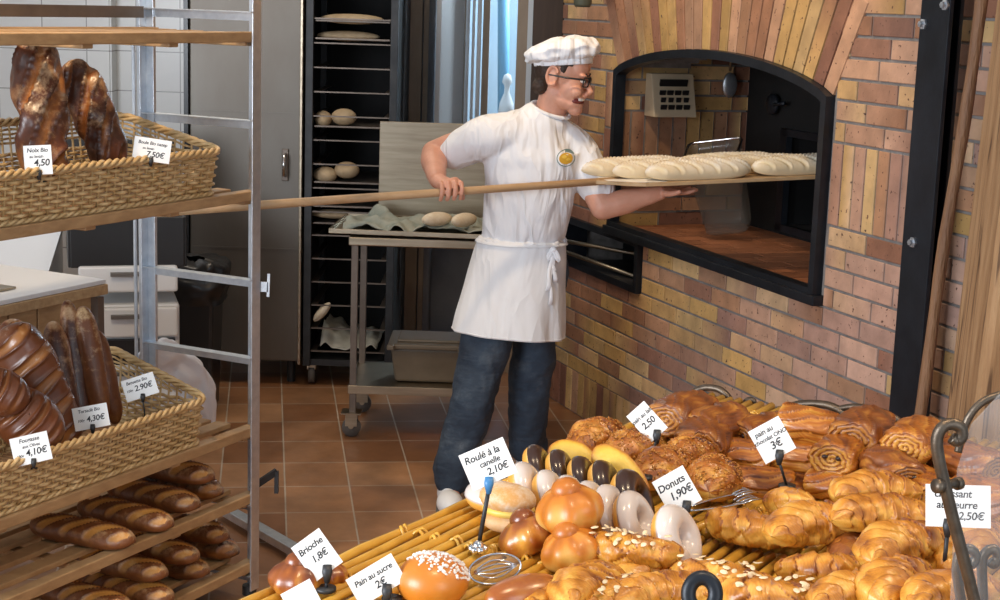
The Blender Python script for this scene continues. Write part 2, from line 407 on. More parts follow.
# outdoors seen through it
struct(MB().box((.1, 11.2, 1.6), (4.5, .2, 4.4)).build('wall_outside', 'out_wall'))
pp = MB(); pp.tube([(.02, 9.6, 0), (-.08, 9.6, 3.2)], .035); 
tag(pp.build('drain_pipe', 'blue_paint', smooth=True), 'blue painted upright pipe just outside the window at its left', 'pipe')
pp = MB(); pp.tube([(.22, 9.4, 0), (.01, 9.4, 3.0)], .022)
tag(pp.build('ladder_rail', 'white_paint', smooth=True), 'white slanting rail leaning outside the window, left of the pair', 'rail', 'slanting rails outside the window')
pp = MB(); pp.tube([(.27, 9.4, 0), (.06, 9.4, 3.0)], .026)
tag(pp.build('ladder_rail', 'blue_paint', smooth=True), 'blue slanting rail leaning outside the window, right of the pair', 'rail', 'slanting rails outside the window')
bt = empty('gas_bottle', (0, 9.3, .72), label='small white and blue bottle standing outside low in the window', cat='bottle')
MB().lathe([(0, 0), (.05, 0), (.055, .02), (.055, .45), (0, .46)], 20).build('body', 'blue_paint', bt, smooth=True)
MB().lathe([(0, .46), (.05, .46), (.04, .54), (.016, .60), (.016, .64), (.03, .66), (.02, .70), (0, .71)], 20).build('cap', 'white_paint', bt, smooth=True)
struct(MB().box((-.02, 9.28, .36), (.2, .2, .715)).build('ledge_outside', 'out_wall'))
# dark wooden post left of the brick wall
struct(MB().box((.185, 7.78, 1.55), (.14, .12, 3.1)).build('trim_2', 'dark_wood'))
struct(MB().box((.065, 7.86, 1.55), (.05, .1, 3.1)).build('trim_3', 'tan_trim'))
struct(MB().box((.36, 8.2, 1.55), (.38, .7, 3.1)).build('wall_corner', 'dark_wood'))

# ================================================================ BRICK OVEN WALL
colmat('brick', .62, spots=(.10, .045, .03), ns=70, mot=.22, bump=.5)
mat('mortar', (.17, .155, .145), .9, 0, (.27, .25, .235), ns=20, bump=.3, bs=60)
BR = [(.46, .28, .10), (.52, .32, .12), (.56, .37, .17), (.32, .155, .085), (.27, .125, .075), (.38, .20, .11), (.44, .25, .15), (.22, .10, .065)]
def brickcol(u=0, z=0):
    # kiln-fired: yellow and red-brown bricks; pinker low and near the post, daylight put into the colour
    k = noise.noise(V((u*2.2, z*3.0, 3.1)))*.5+R.random()*.5
    day_pink = max(0, min(1, (u-1.3)*.7+(1.0-z)*.8))
    if R.random() < .42-.15*day_pink: c = R.choice(BR[:3])
    else: c = R.choice(BR[3:])
    c = V(c)*(.82+.36*R.random())
    c = c.lerp(V((.60, .40, .33))*(.85+.35*R.random()), .55*day_pink if R.random() < .75 else 0)
    return (c.x, c.y, c.z)
def brick_piece(mb, poly, w0, w1, n_in, place):
    """poly: list of 2-D points; extruded between depths"""
    n = len(poly); c = brickcol(sum(p[0] for p in poly)/n, sum(p[1] for p in poly)/n)
    # two-tone bricks: colour varies along the brick
    c2 = brickcol(sum(p[0] for p in poly)/n, sum(p[1] for p in poly)/n) if R.random() < .4 else c
    cx = sum(p[0] for p in poly)/n; cz = sum(p[1] for p in poly)/n
    b = .0022
    vs = [place(p[0], p[1], w1) for p in poly]+[place(p[0], p[1], w0+b) for p in poly]
    ins = [(p[0]+(b if p[0] < cx else -b), p[1]+(b if p[1] < cz else -b)) for p in poly]
    vs += [place(p[0], p[1], w0) for p in ins]
    fs = []
    for q in range(2):
        for i in range(n):
            j = (i+1) % n; fs.append((q*n+i, q*n+j, (q+1)*n+j, (q+1)*n+i))
    fs.append(tuple(2*n+i for i in range(n)))
    cc = [c if (p[0] < cx) == (p[1] < 99) else c2 for p in poly]*3
    mb.add(vs, fs, cc)
OU0, OU1, OZ0, OZ1 = .535, 2.185, .905, 1.575      # oven mouth
def archz(u):  # underside of the arch
    t = (u-(OU0+OU1)/2)/((OU1-OU0)/2)
    return OZ1+.115*(1-t*t)**.75 if abs(t) < 1 else OZ1
SU0, SU1, SZ0, SZ1 = .02, .83, .67, .893           # lower recess
H_ = .0685; MG = .009
mb = MB(); U0, U1 = -.10, 4.6
def blocked(u, z):
    if OU0-.01 < u < OU1+.01 and OZ0 < z < archz(u)+.30: return True
    if OU0-.13 < u < OU0 and 1.10 < z < 1.56: return True
    if OU1 < u < OU1+.465 and 1.145 < z < 1.40: return True
    if SU0 < u < SU1+.01 and SZ0 < z < SZ1: return True
    if z < .205: return True
    return False
row = 0; z = .20
while z < 3.0:
    off = (0, .11, .055, .165)[row % 4]; u = U0-off
    while u < U1:
        ln = .22
        a, b_ = max(u, U0), min(u+ln-MG, U1)
        # cut at openings
        st = .01; segs = []; cur = None; x = a
        while x <= b_+1e-6:
            if not blocked(x, z+H_/2):
                if cur is None: cur = x
            else:
                if cur is not None: segs.append((cur, x-st)); cur = None
            x += st
        if cur is not None: segs.append((cur, b_))
        for s0, s1 in segs:
            if s1-s0 > .018:
                brick_piece(mb, [(s0, z), (s1, z), (s1, z+H_-MG), (s0, z+H_-MG)], 0, .02, 1, WL)
        u += ln
    z += H_; row += 1
# soldier course at the foot
u = U0
while u < U1:
    brick_piece(mb, [(u, .005), (u+.06, .005), (u+.06, .195), (u, .195)], 0, .02, 1, WL); u += .0685
# upright bricks beside the mouth
for k in range(2): 
    for q in range(2):
        u = OU0-.13+k*.0655; brick_piece(mb, [(u, 1.0905+q*.239), (u+.057, 1.0905+q*.239), (u+.057, 1.3205+q*.239), (u, 1.3205+q*.239)], 0, .02, 1, WL)
for k in range(7):
    u = OU1+.012+k*.0655; brick_piece(mb, [(u, 1.159), (u+.057, 1.159), (u+.057, 1.424), (u, 1.424)], 0, .02, 1, WL)
# fan of bricks over the arch
n = 25; cu = (OU0+OU1)/2
for k in range(n):
    t0 = OU0-.005+(OU1-OU0+.01)*k/n; t1 = OU0-.005+(OU1-OU0+.01)*(k+1)/n-.009
    f0 = (t0-cu)*.20; f1 = (t1-cu)*.20
    brick_piece(mb, [(t0, archz(t0)), (t1, archz(t1)), (t1+f1, archz(t1)+.30), (t0+f0, archz(t0)+.30)], -.003, .02, 1, WL)
wb = mb.build('wall_oven', 'brick'); struct(wb)
# body of the wall behind the bricks, with the two openings left free
def wbox(mb, u0, u1, z0_, z1_, w0, w1): 
    c = WL((u0+u1)/2, (z0_+z1_)/2, (w0+w1)/2); mb.box(c, (u1-u0, w1-w0, z1_-z0_), ROTW)
mb = MB()
wbox(mb, U0, SU0, 0, 3.1, .006, .30)
wbox(mb, SU0, SU1, 0, SZ0, .006, .30); wbox(mb, SU0, OU0, SZ1, 3.1, .006, .30)
wbox(mb, SU1, U1, 0, OZ0, .006, .30); wbox(mb, OU0, SU1, SZ1, OZ0, .006, .30)
wbox(mb, OU1, U1, OZ0, 3.1, .006, .30)
k = 24
for i in range(k):
    a = OU0+(OU1-OU0)*i/k; b_ = OU0+(OU1-OU0)*(i+1)/k
    zz = (archz(a+1e-4)+archz(b_-1e-4))/2; wbox(mb, a, b_, zz, 3.1, .006, .30)
struct(mb.build('wall_oven_core', 'mortar'))
# chamber: left side wall with bricks, hearth, back, roof
DW = .62
mb = MB()
def side(v, z, w): return WL(OU0+w+.006, z, v)      # v runs into the wall
z = .91; row = 0
lay = [('h', .975), ('h', 1.04), ('h', 1.105), ('h', 1.17), ('v', 1.41), ('h', 1.475), ('h', 1.54), ('h', 1.605), ('h', 1.67), ('h', 1.735)]
for kind, zt in lay:
    v = 0
    if kind == 'v':
        while v < DW: 
            p = [(v, z), (min(v+.057, DW), z), (min(v+.057, DW), zt-.009), (v, zt-.009)]
            brick_piece(mb, p, -.0044, -.02, 1, side); v += .0665
    else:
        v = -.11*(row % 2)
        while v < DW:
            a, b_ = max(v, 0), min(v+.21, DW)
            if b_-a > .02: brick_piece(mb, [(a, z), (b_, z), (b_, zt-.009), (a, zt-.009)], -.0044, -.02, 1, side)
            v += .22
    z = zt; row += 1
struct(mb.build('wall_oven_side', 'brick'))
mb = MB(); wbox(mb, OU0-.2, OU0-.006, .6, 2.0, .30, DW+.1)
wbox(mb, OU0, OU1+.5, 1.75, 1.95, .30, DW+.1)
wbox(mb, OU1+.45, OU1+.6, .6, 1.9, .30, DW+.1)
struct(mb.build('wall_oven_lining', 'mortar'))
# hearth of red tiles
mb = MB(); u = OU0-.2; row = 0
while u < OU1+.5:
    v = .0 if row % 2 else -.06
    while v < DW:
        a, b_ = max(v, .0), min(v+.235, DW); aa, bb = max(u, OU0), u+.105
        if v < .3: bb = min(bb, OU1)
        if bb-aa > .02 and b_-a > .02:
            c = V((.33, .13, .06))*(.75+.5*R.random()); c = (c.x, c.y, c.z)
            mb.box(WL((aa+bb)/2, .905, (a+b_)/2), (bb-aa-.004, b_-a-.004, .02), ROTW, c)
        v += .24
    u += .109; row += 1
struct(mb.build('hearth', 'brick'))
# iron front of the baking chamber at the back, its loading door open
ov = empty('deck_oven', WL(OU0, 0, DW), label='black iron oven front with dark open loading mouth at the back of the brick recess', cat='oven')
def loc_(o, e): o.parent = e; o.matrix_parent_inverse = Matrix.Translation(-V(e.location)); return o
mb = MB()
wbox(mb, OU0-.1, .90, .60, 1.95, DW, DW+.05); wbox(mb, .90, 2.6, 1.33, 1.95, DW, DW+.05); wbox(mb, .90, 2.6, .60, .96, DW, DW+.05)
loc_(mb.build('front_plate', 'soot'), ov)
mb = MB(); wbox(mb, .86, .91, .93, 1.36, DW-.02, DW+.01); wbox(mb, .86, 2.6, 1.33, 1.36, DW-.02, DW+.01); wbox(mb, .86, 2.6, .93, .96, DW-.02, DW+.01)
loc_(mb.build('mouth_frame', 'black_iron'), ov)
mb = MB(); wbox(mb, .9, 2.6, .96, 1.33, DW+.9, DW+.92); wbox(mb, .88, .9, .96, 1.33, DW, DW+.9); wbox(mb, .9, 2.6, 1.33, 1.35, DW+.05, DW+.9); wbox(mb, .9, 2.6, .94, .96, DW+.05, DW+.9)
loc_(mb.build('baking_chamber', 'soot'), ov)
# iron frame round the mouth
frm = empty('arch_surround', WL(cu, OZ0, 0), label='heavy black iron frame around the arched oven mouth', cat='surround')
mb = MB(); pts = []
pr = []
for i in range(33):
    uu = OU0+(OU1-OU0)*i/32; pr.append((uu, archz(uu)))
pr = [(OU0, OZ0)]+pr+[(OU1, OZ0)]
def strip(mb, pr, wd, w0, w1, closed=True):
    n = len(pr); vs = []
    for i, p in enumerate(pr):
        a = V(pr[i-1 if closed or i else 0]); b_ = V(pr[(i+1) % n if closed or i < n-1 else i])
        q = V(p); d1 = (q-a); d2 = (b_-q)
        d1 = d1.normalized() if d1.length > 1e-6 else d2.normalized(); d2 = d2.normalized() if d2.length > 1e-6 else d1
        nrm = V((d1.y, -d1.x))+V((d2.y, -d2.x)); nrm = nrm/max(.3, nrm.length**2/2)
        o = q-nrm*wd
        for (pp, ww) in ((q, w0), (o, w0), (o, w1), (q, w1)): vs.append(WL(pp.x, pp.y, ww))
    fs = []
    for i in range(n if closed else n-1):
        j = (i+1) % n
        for k in range(4): fs.append((i*4+k, i*4+(k+1) % 4, j*4+(k+1) % 4, j*4+k))
    mb.add(vs, fs)
strip(mb, pr, -.032, -.030, .015)
loc_(mb.build('frame_band', 'black_iron'), frm)
mb = MB(); wbox(mb, OU0-.02, OU1+.02, OZ0-.022, OZ0+.012, -.04, .05)
loc_(mb.build('sill', 'black_iron', bevel=.003), frm)
# lower recess with its own frame
low = empty('peel_recess_frame', WL(.42, SZ0, 0), label='black iron frame around the low rectangular recess left under the oven mouth', cat='frame')
mb = MB(); strip(mb, [(SU0, SZ0), (SU0, SZ1), (SU1, SZ1), (SU1, SZ0)], -.03, -.02, .1)
loc_(mb.build('frame_band', 'black_iron'), low)
mb = MB(); wbox(mb, SU0-.02, SU1+.02, SZ0-.02, SZ0+.004, .02, .6); wbox(mb, SU0-.02, SU1+.2, SZ0, SZ1, .6, .62); wbox(mb, SU0-.02, SU0, SZ0, SZ1, .3, .6); wbox(mb, SU1+.0, SU1+.02, SZ0, SZ1, .3, .6)
wbox(mb, SU0-.02, SU1+.02, SZ1, SZ1+.008, .3, .6)
loc_(mb.build('lining', 'dark_steel'), low)
# two peels lying in the recess, handles outwards
def rod_peel(a, b_, lab):
    e = empty('oven_rake', a, label=lab, cat='rake', group='rakes in the low recess')
    d = (b_-a); mb = MB(); mb.tube([V((0, 0, 0)), d], .009, 10); mb.tube([d*-.03, d*.1], .012, 10); loc = mb.build('handle', 'steel', e, smooth=True)
    q = aim(d); mb = MB(); mb.box(d*1.02, (.05, .14, .012), q); mb.build('blade', 'steel', e, bevel=.002)
rod_peel(WL(.05, .795, -.12), WL(.62, .775, .22), 'metal rod rake lying higher in the low recess, handle sticking out')
rod_peel(WL(.0, .755, -.10), WL(.78, .70, .10), 'metal rod rake lying lower in the low recess, close to its sill')
# things on the side wall of the chamber
d = empty('control_panel', side(.22, 1.475, .0), label='small beige control box with black display and keys on the chamber side wall', cat='control box')
dr = Matrix((WW, V((0, 0, 1)), WW.cross(V((0, 0, 1))))).transposed()   # x along wall, y up, z out
if dr.col[2].dot(WU) < 0: dr = Matrix((WW*-1, V((0, 0, 1)), WU)).transposed()
d.rotation_euler = dr.to_euler()
def prism(mb, poly, ax, x0, x1):  # poly in (y,z) extruded along x
    n = len(poly); vs = [(x0, p[0], p[1]) for p in poly]+[(x1, p[0], p[1]) for p in poly]
    mb.add(vs, [tuple(range(n))[::-1], tuple(range(n, 2*n))]+[(i, (i+1) % n, n+(i+1) % n, n+i) for i in range(n)])
mb = MB(); prism(mb, [(-.09, 0), (.09, 0), (.09, .05), (-.09, .10)], 0, -.10, .10); mb.build('casing', 'device', d, bevel=.004)
tl = Matrix.Rotation(-.27, 3, 'X')
tl = Matrix.Rotation(.27, 3, 'X')
def onface(mb, x, y, sx, sy, th=.006): mb.box((x, y, .075-(y)*.278+.004), (sx, sy, th), Matrix.Rotation(.27, 3, 'X'))
mb = MB(); onface(mb, 0, .05, .13, .035); mb.build('display', 'black_plastic', d)
for rr in range(3):
    for c_ in range(4):
        mb = MB(); onface(mb, -.054+c_*.036, .012-rr*.03, .028 if rr != 1 else .022, .02); mb.build('key', 'black_plastic', d)
# ladle, round plug, chain, clear scoop
e = empty('ladle', side(.50, 1.58, .03), label='pale metal ladle hanging high on the chamber side wall', cat='ladle')
e.rotation_euler = dr.to_euler()
MB().ell((0, -.06, .015), (.036, .055, .012)).build('bowl', 'galvanised', e, smooth=True)
MB().tube([(0, 0, .01), (0, .09, .012)], .006).build('handle', 'steel', e, smooth=True)
e = empty('iron_plug', WL(.80, 1.455, DW-.02), label='round black iron plug with short handle on the oven front', cat='plug')
e.rotation_euler = ROTW.to_euler()
MB().lathe([(0, 0), (.04, 0), (.045, .01), (.04, .02), (0, .022)], 24, rot=Matrix.Rotation(PI/2, 3, 'X')).build('disc', 'black_iron', e, smooth=True)
MB().tube([(.03, -.02, .0), (.12, -.025, .012)], .008).build('handle', 'black_iron', e, smooth=True)
# transparent scoop box standing in the chamber
e = empty('flour_scoop', WL(.98, .955, .32), label='clear plastic scoop box with rolled rim lying tilted behind the loaves on the peel', cat='scoop')
q = Matrix.Rotation(math.radians(-20), 3, 'Z') @ Matrix.Rotation(math.radians(-10), 3, 'Y') @ Matrix.Rotation(math.radians(22), 3, 'X')
mb = MB()
def tray_shell(mb, lx, ly, h, th, q, c=(0, 0, 0), tap=.8, nz=10):
    def fn(u, v):
        a = 2*PI*u; k = 9
        ca, sa = math.cos(a), math.sin(a)
        r = 1/((abs(ca)**k+abs(sa)**k)**(1/k))
        if v < .3: s_, zz = v/.3, 0
        else: s_, zz = 1, (v-.3)/.7
        w_ = tap+(1-tap)*zz
        return q @ V((ca*r*lx/2*s_*w_, sa*r*ly/2*s_*w_, zz*h))+V(c)
    mb.grid(fn, 40, nz, cu=True)
tray_shell(mb, .22, .15, .37, .01, q)
o = mb.build('box', 'clear_plastic', e, smooth=True); o.modifiers.new('s', 'SOLIDIFY').thickness = .003
mb = MB(); pts = []
for k in range(40):
    a = 2*PI*k/40; ca, sa = math.cos(a), math.sin(a); r = 1/((abs(ca)**9+abs(sa)**9)**(1/9))
    pts.append(q @ V((ca*r*.11, sa*r*.075, .37)))
mb.tube(pts, .006, 8, closed=True); mb.build('rim', 'chrome', e, smooth=True)
# steel post, oak pole, oak beam at the right --------------------------------
pst = empty('steel_post', (1.25, 4.6, 0), label='black painted steel girder post standing against the brick wall', cat='post')
pc = WL(2.865, 0, -.09)
q = ROTW
mb = MB()
for (du, dw, su, sw) in ((0, -.03, .135, .014), (-.01, .025, .10, .014), (0, 0, .012, .05)):
    mb.box(V((pc.x, pc.y, 1.55))+WU*du+WW*dw, (su, sw, 3.1), q)
mb.box(V((pc.x, pc.y, .01))+V((0, 0, 0)), (.2, .2, .02), q)
loc_(mb.build('girder', 'black_iron', bevel=.003), pst)
for (du, z) in ((-.045, 1.82), (.05, 1.875), (-.01, 1.2)):
    mb = MB(); c = V((pc.x, pc.y, z))+WU*du+WW*-.038
    mb.lathe([(0, 0), (.016, 0), (.016, .006), (.009, .007), (.009, .016), (0, .017)], 6, c, Matrix.Rotation(PI/2, 3, 'X') if False else aim(WU, WW*-1))
    loc_(mb.build('bolt', 'galvanised'), pst)
mb = MB(); a = PY(917, 430, 4.3); b_ = PY(988, -40, 4.3)
a = a+(a-b_)*.75; pts = [a.lerp(b_, t/24)+V((.003*math.sin(t*.7), 0, 0)) for t in range(33)]
mb.tube(pts, [.0165+.0012*math.sin(t*1.7) for t in range(33)], 12)
tag(mb.build('oak_pole', 'oak_pole', smooth=True), 'rough brown wooden pole leaning between black steel post and thick beam', 'pole')
mb = MB(); A0 = PY(972, 420, 3.7); A1 = PY(1022, 20, 3.7)
dirn = (A1-A0).normalized(); A00 = A0-dirn*(A0.z/dirn.z); A11 = A0+dirn*((3.05-A0.z)/dirn.z)
mb.bar(A00+V((.21, .1, 0)), A11+V((.21, .1, 0)), .42, .25, up=(0, 1, 0))
o = mb.build('oak_beam', 'oak', bevel=.02); tag(o, 'thick pale oak beam with long cracks at the right edge', 'beam')
# lamp over the arch
e = empty('hanging_lamp', WL(.62, 1.83, -.22), label='small grey green cylinder lamp hanging above left end of the arch', cat='lamp')
MB().lathe([(0, 0), (.03, 0), (.037, .012), (.037, .14), (.028, .15), (0, .152)], 24).build('shade', 'lamp_green', e, smooth=True)
MB().tube([(0, 0, .15), (0, 0, 1.25)], .006).build('cord', 'black_plastic', e)
# ================================================================ PRICE TAGS
def text_mesh(body, size, shear=.15):
    cu_ = bpy.data.curves.new('txt', 'FONT'); cu_.body = body; cu_.size = size; cu_.shear = shear; cu_.align_x = 'CENTER'; cu_.align_y = 'CENTER'
    cu_.resolution_u = 3; cu_.offset = size*.018; cu_.space_character = .95
    ob = bpy.data.objects.new('txt', cu_); COL.objects.link(ob)
    dg = bpy.context.evaluated_depsgraph_get(); dg.update()
    me = bpy.data.meshes.new_from_object(ob.evaluated_get(dg)); me.name = 'writing'
    bpy.data.objects.remove(ob); me.materials.clear(); me.materials.append(MATS['ink']); return me
CAMP = V((0, 0, CH))
def price_tag(c, w, h, roll, lines, label, foot=None, group=None, clip='dark_steel', clipx=0, tilt=0, yaw=0, stemr=.0022, cat='price tag'):
    """lines: (text, x, y, size) as fractions of the card"""
    n = (CAMP-c).normalized(); r = V((0, 0, 1)).cross(n).normalized(); u = n.cross(r)
    rot = Matrix((r, u, n)).transposed() @ Matrix.Rotation(math.radians(yaw), 3, 'Y') @ Matrix.Rotation(math.radians(tilt), 3, 'X') @ Matrix.Rotation(math.radians(roll), 3, 'Z')
    e = empty('price_tag', c, rot.to_euler(), label, cat, group)
    card = MB().box((0, 0, 0), (w, h, .0012)).build('card', 'card', e)
    for (tx, x, y, s_) in lines:
        me = text_mesh(tx, s_*h); o = bpy.data.objects.new('writing', me); COL.objects.link(o); o.parent = card; o.location = (x*w, y*h, .0008)
    inv = rot.inverted()
    b0 = V((clipx*w, -h*.42, 0))
    dn = inv @ V((0, 0, -1)); dn.z *= .0; dn.normalize()
    mb = MB(); mb.tube([b0+V((0, 0, .002))-dn*.006, b0+V((0, 0, .004))+dn*.004, b0+dn*.018], [(.006, .003), (.007, .003), (.0035, .003)], 8, ref=(0, 0, 1))
    mb.build('clip', clip, e, smooth=True)
    if foot is not None:
        f = inv @ (V(foot)-c)
        MB().tube([b0+dn*.012-V((0, 0, .001)), f], stemr, 6).build('stem', 'dark_steel', e, smooth=True)
        g = inv @ V((0, 0, 1))
        MB().tube([f-g*.001, f+g*.004], .014, 16).build('foot', 'dark_steel', e, smooth=True)
    return e
# ================================================================ BREADS
def loaf_mesh(Ln, rad, nsc=5, slant=.5, depth=.14, flat=.82, tip=.35, seed=0, bend=0, lip=.10, dark=0, sw=.5, name='loaf', pointy=.6, stt=.42, seg=48, nl=150, flour=1.0, wob=.05):
    """long loaf along +X lying on z=0, scores on top"""
    rr = random.Random(seed); ph = rr.random()*.4; ox = rr.random()*50
    mb = MB()
    def fn(u, v):
        x = (u-.5)*Ln; a = 2*PI*v
        e = abs(2*u-1); prof = (1-e**(1.6+6*(1-pointy)))**.5 if e < 1 else 0
        prof = max(prof, .02)
        r = rad*prof*(1+wob*noise.noise(V((u*5+ox, math.cos(a)*1.0, math.sin(a)))))
        top = math.sin(a)                      # 1 at top
        # scores: slanted across the top
        ca = math.cos(a)
        s_ = (u-ph*.1)*nsc+slant*ca; fr = s_-math.floor(s_); t = .5+dark
        k = max(0, top*1.6+.35)*(1 if .03 < u < .97 else 0); k = min(1, k)
        if nsc:
            d = abs(fr-.5)/.5            # 1 at the groove edge
            lens = max(0, 1-((a-PI/2)/1.75)**2) if a < PI/2+1.75 else 0; wz = sw*lens**.6+.10*noise.noise(V((u*5+ox, ca*1.5, 0)))
            inside = 1-min(1, max(0, (d-wz)/(.15))); inside *= lens**.4
            lipb = math.exp(-((d-wz-.12)/.12)**2)*lens
            r *= 1+k*(lip*lipb-depth*.35*inside)
            t += k*(stt*inside-.16*lipb)
        y = r*ca; z = r*top*flat
        z = max(z, -rad*flat*.62*prof)
        y += bend*(1-(2*u-1)**2)
        g = max(0, top)*flour
        return V((x, y, z+rad*flat*.62)), (t-.12*max(0, -top), g, 0)
    mb.grid(fn, nl, seg, cv=True); return mb
def place_mb(o, c, axis, up=(0, 0, 1)):
    o.matrix_world = Matrix.Translation(c) @ aim(axis, up).to_4x4()
def PR(px, py, w):
    r = ray(px, py); t = (w+RA.dot(Rb)-0)/(r.x*Rb.x+r.y*Rb.y)
    return V((r.x*t, r.y*t, CH+r.z*t))
# ================================================================ BREAD RACK
rack = empty('bread_rack', RA, label='tall steel bread display rack with wooden shelves at the left', cat='rack')
def rp(o): return loc_(o, rack)
for (s_, w_) in ((.0, 0), (0, .385), (1.75, 0), (1.75, .385)):
    mb = MB(); c = RK(s_, 1.0, w_); q = Matrix((Ra, Rb*-1, V((0, 0, 1)))).transposed()
    if s_ == 0 and w_ == .385: mb.box(RK(s_, 1.0, w_), (.012, .04, 1.95), q); mb.box(RK(s_+.015, 1.0, w_+.014), (.04, .012, 1.95), q)
    else: mb.box(RK(s_, .99, w_-.012), (.042, .006, 1.94), q); mb.box(RK(s_-.018, .99, w_+.008), (.006, .036, 1.94), q)
    rp(mb.build('post', 'galvanised', bevel=.001))
# bluish galvanised strip on inner face
for z in (1.79, 1.476, 1.001, .762, .30, .07):
    mb = MB(); mb.bar(RK(.014, z, -.015), RK(.014, z, .395), .034, .003, up=(0, 0, 1)); mb.bar(RK(.0, z-.012, -.015), RK(.0, z-.012, .395), .004, .026)
    rp(mb.build('rung', 'galvanised'))
    mb = MB(); mb.bar(RK(1.735, z, -.015), RK(1.735, z, .395), .034, .004); rp(mb.build('rung', 'galvanised'))
mb = MB(); mb.bar(RK(.03, 1.778, .39), RK(1.75, 1.778, .39), .02, .034); rp(mb.build('rail', 'brown_steel'))
mb = MB(); mb.bar(RK(.03, .10, .39), RK(1.75, .10, .39), .02, .034); rp(mb.build('rail', 'brown_steel'))
mb = MB(); mb.tube([RK(.02, 1.70, .43), RK(.02, .60, .43)], .006, 8); mb.bar(RK(.02, 1.70, .43), RK(.02, 1.70, 0), .02, .004); rp(mb.build('side_rod', 'galvanised'))
# wooden shelves
def shelf(z, tilt=0, s0=.0, s1=1.72, slats=5):
    mb = MB()
    mb.bar(RK(s0-.012, z, .008), RK(s1, z, .008), .038, .030)
    mb.bar(RK(s0-.012, z, .375), RK(s1, z, .375), .038, .030)
    for k in range(slats-2):
        w_ = .075+k*(.30/(slats-2)); mb.bar(RK(s0, z+.004, w_+.03), RK(s1, z+.004, w_+.03), .055, .016)
    s_ = s0+.02
    while s_ < s1:
        mb.bar(RK(s_, z-.018, .0), RK(s_, z-.018, .38), .04, .016); s_ += .34
    rp(mb.build('shelf', 'shelf_wood', bevel=.003))
shelf(1.719); shelf(1.254); shelf(.530, slats=6); shelf(.318); shelf(.098)
mb = MB(); a = PZ(222, 508, .035); b_ = PZ(300, 553, .035); mb.bar(a, b_, .045, .03); rp(mb.build('foot', 'galvanised', bevel=.003))
mb = MB(); a = RK(-.02, .335, .02); b_ = a+V((.075, .05, .045)); mb.bar(a, b_, .012, .02); mb.bar(b_, b_-V((0, 0, .07)), .012, .018); rp(mb.build('latch', 'dark_steel'))
mb = MB(); a = RK(-.022, .975, 0); mb.bar(a, a+V((.035, 0, .0)), .006, .03); mb.bar(a+V((.035, 0, -.03)), a+V((.037, .0, .04)), .006, .008); rp(mb.build('bracket', 'galvanised'))
for (s_, w_) in ((0, .02), (0, .38), (1.74, .02), (1.74, .38)):
    mb = MB(); mb.tube([RK(s_-.005, .0, w_-.01), RK(s_-.005, .03, w_-.01)], .022, 12); rp(mb.build('foot_pad', 'dark_steel'))
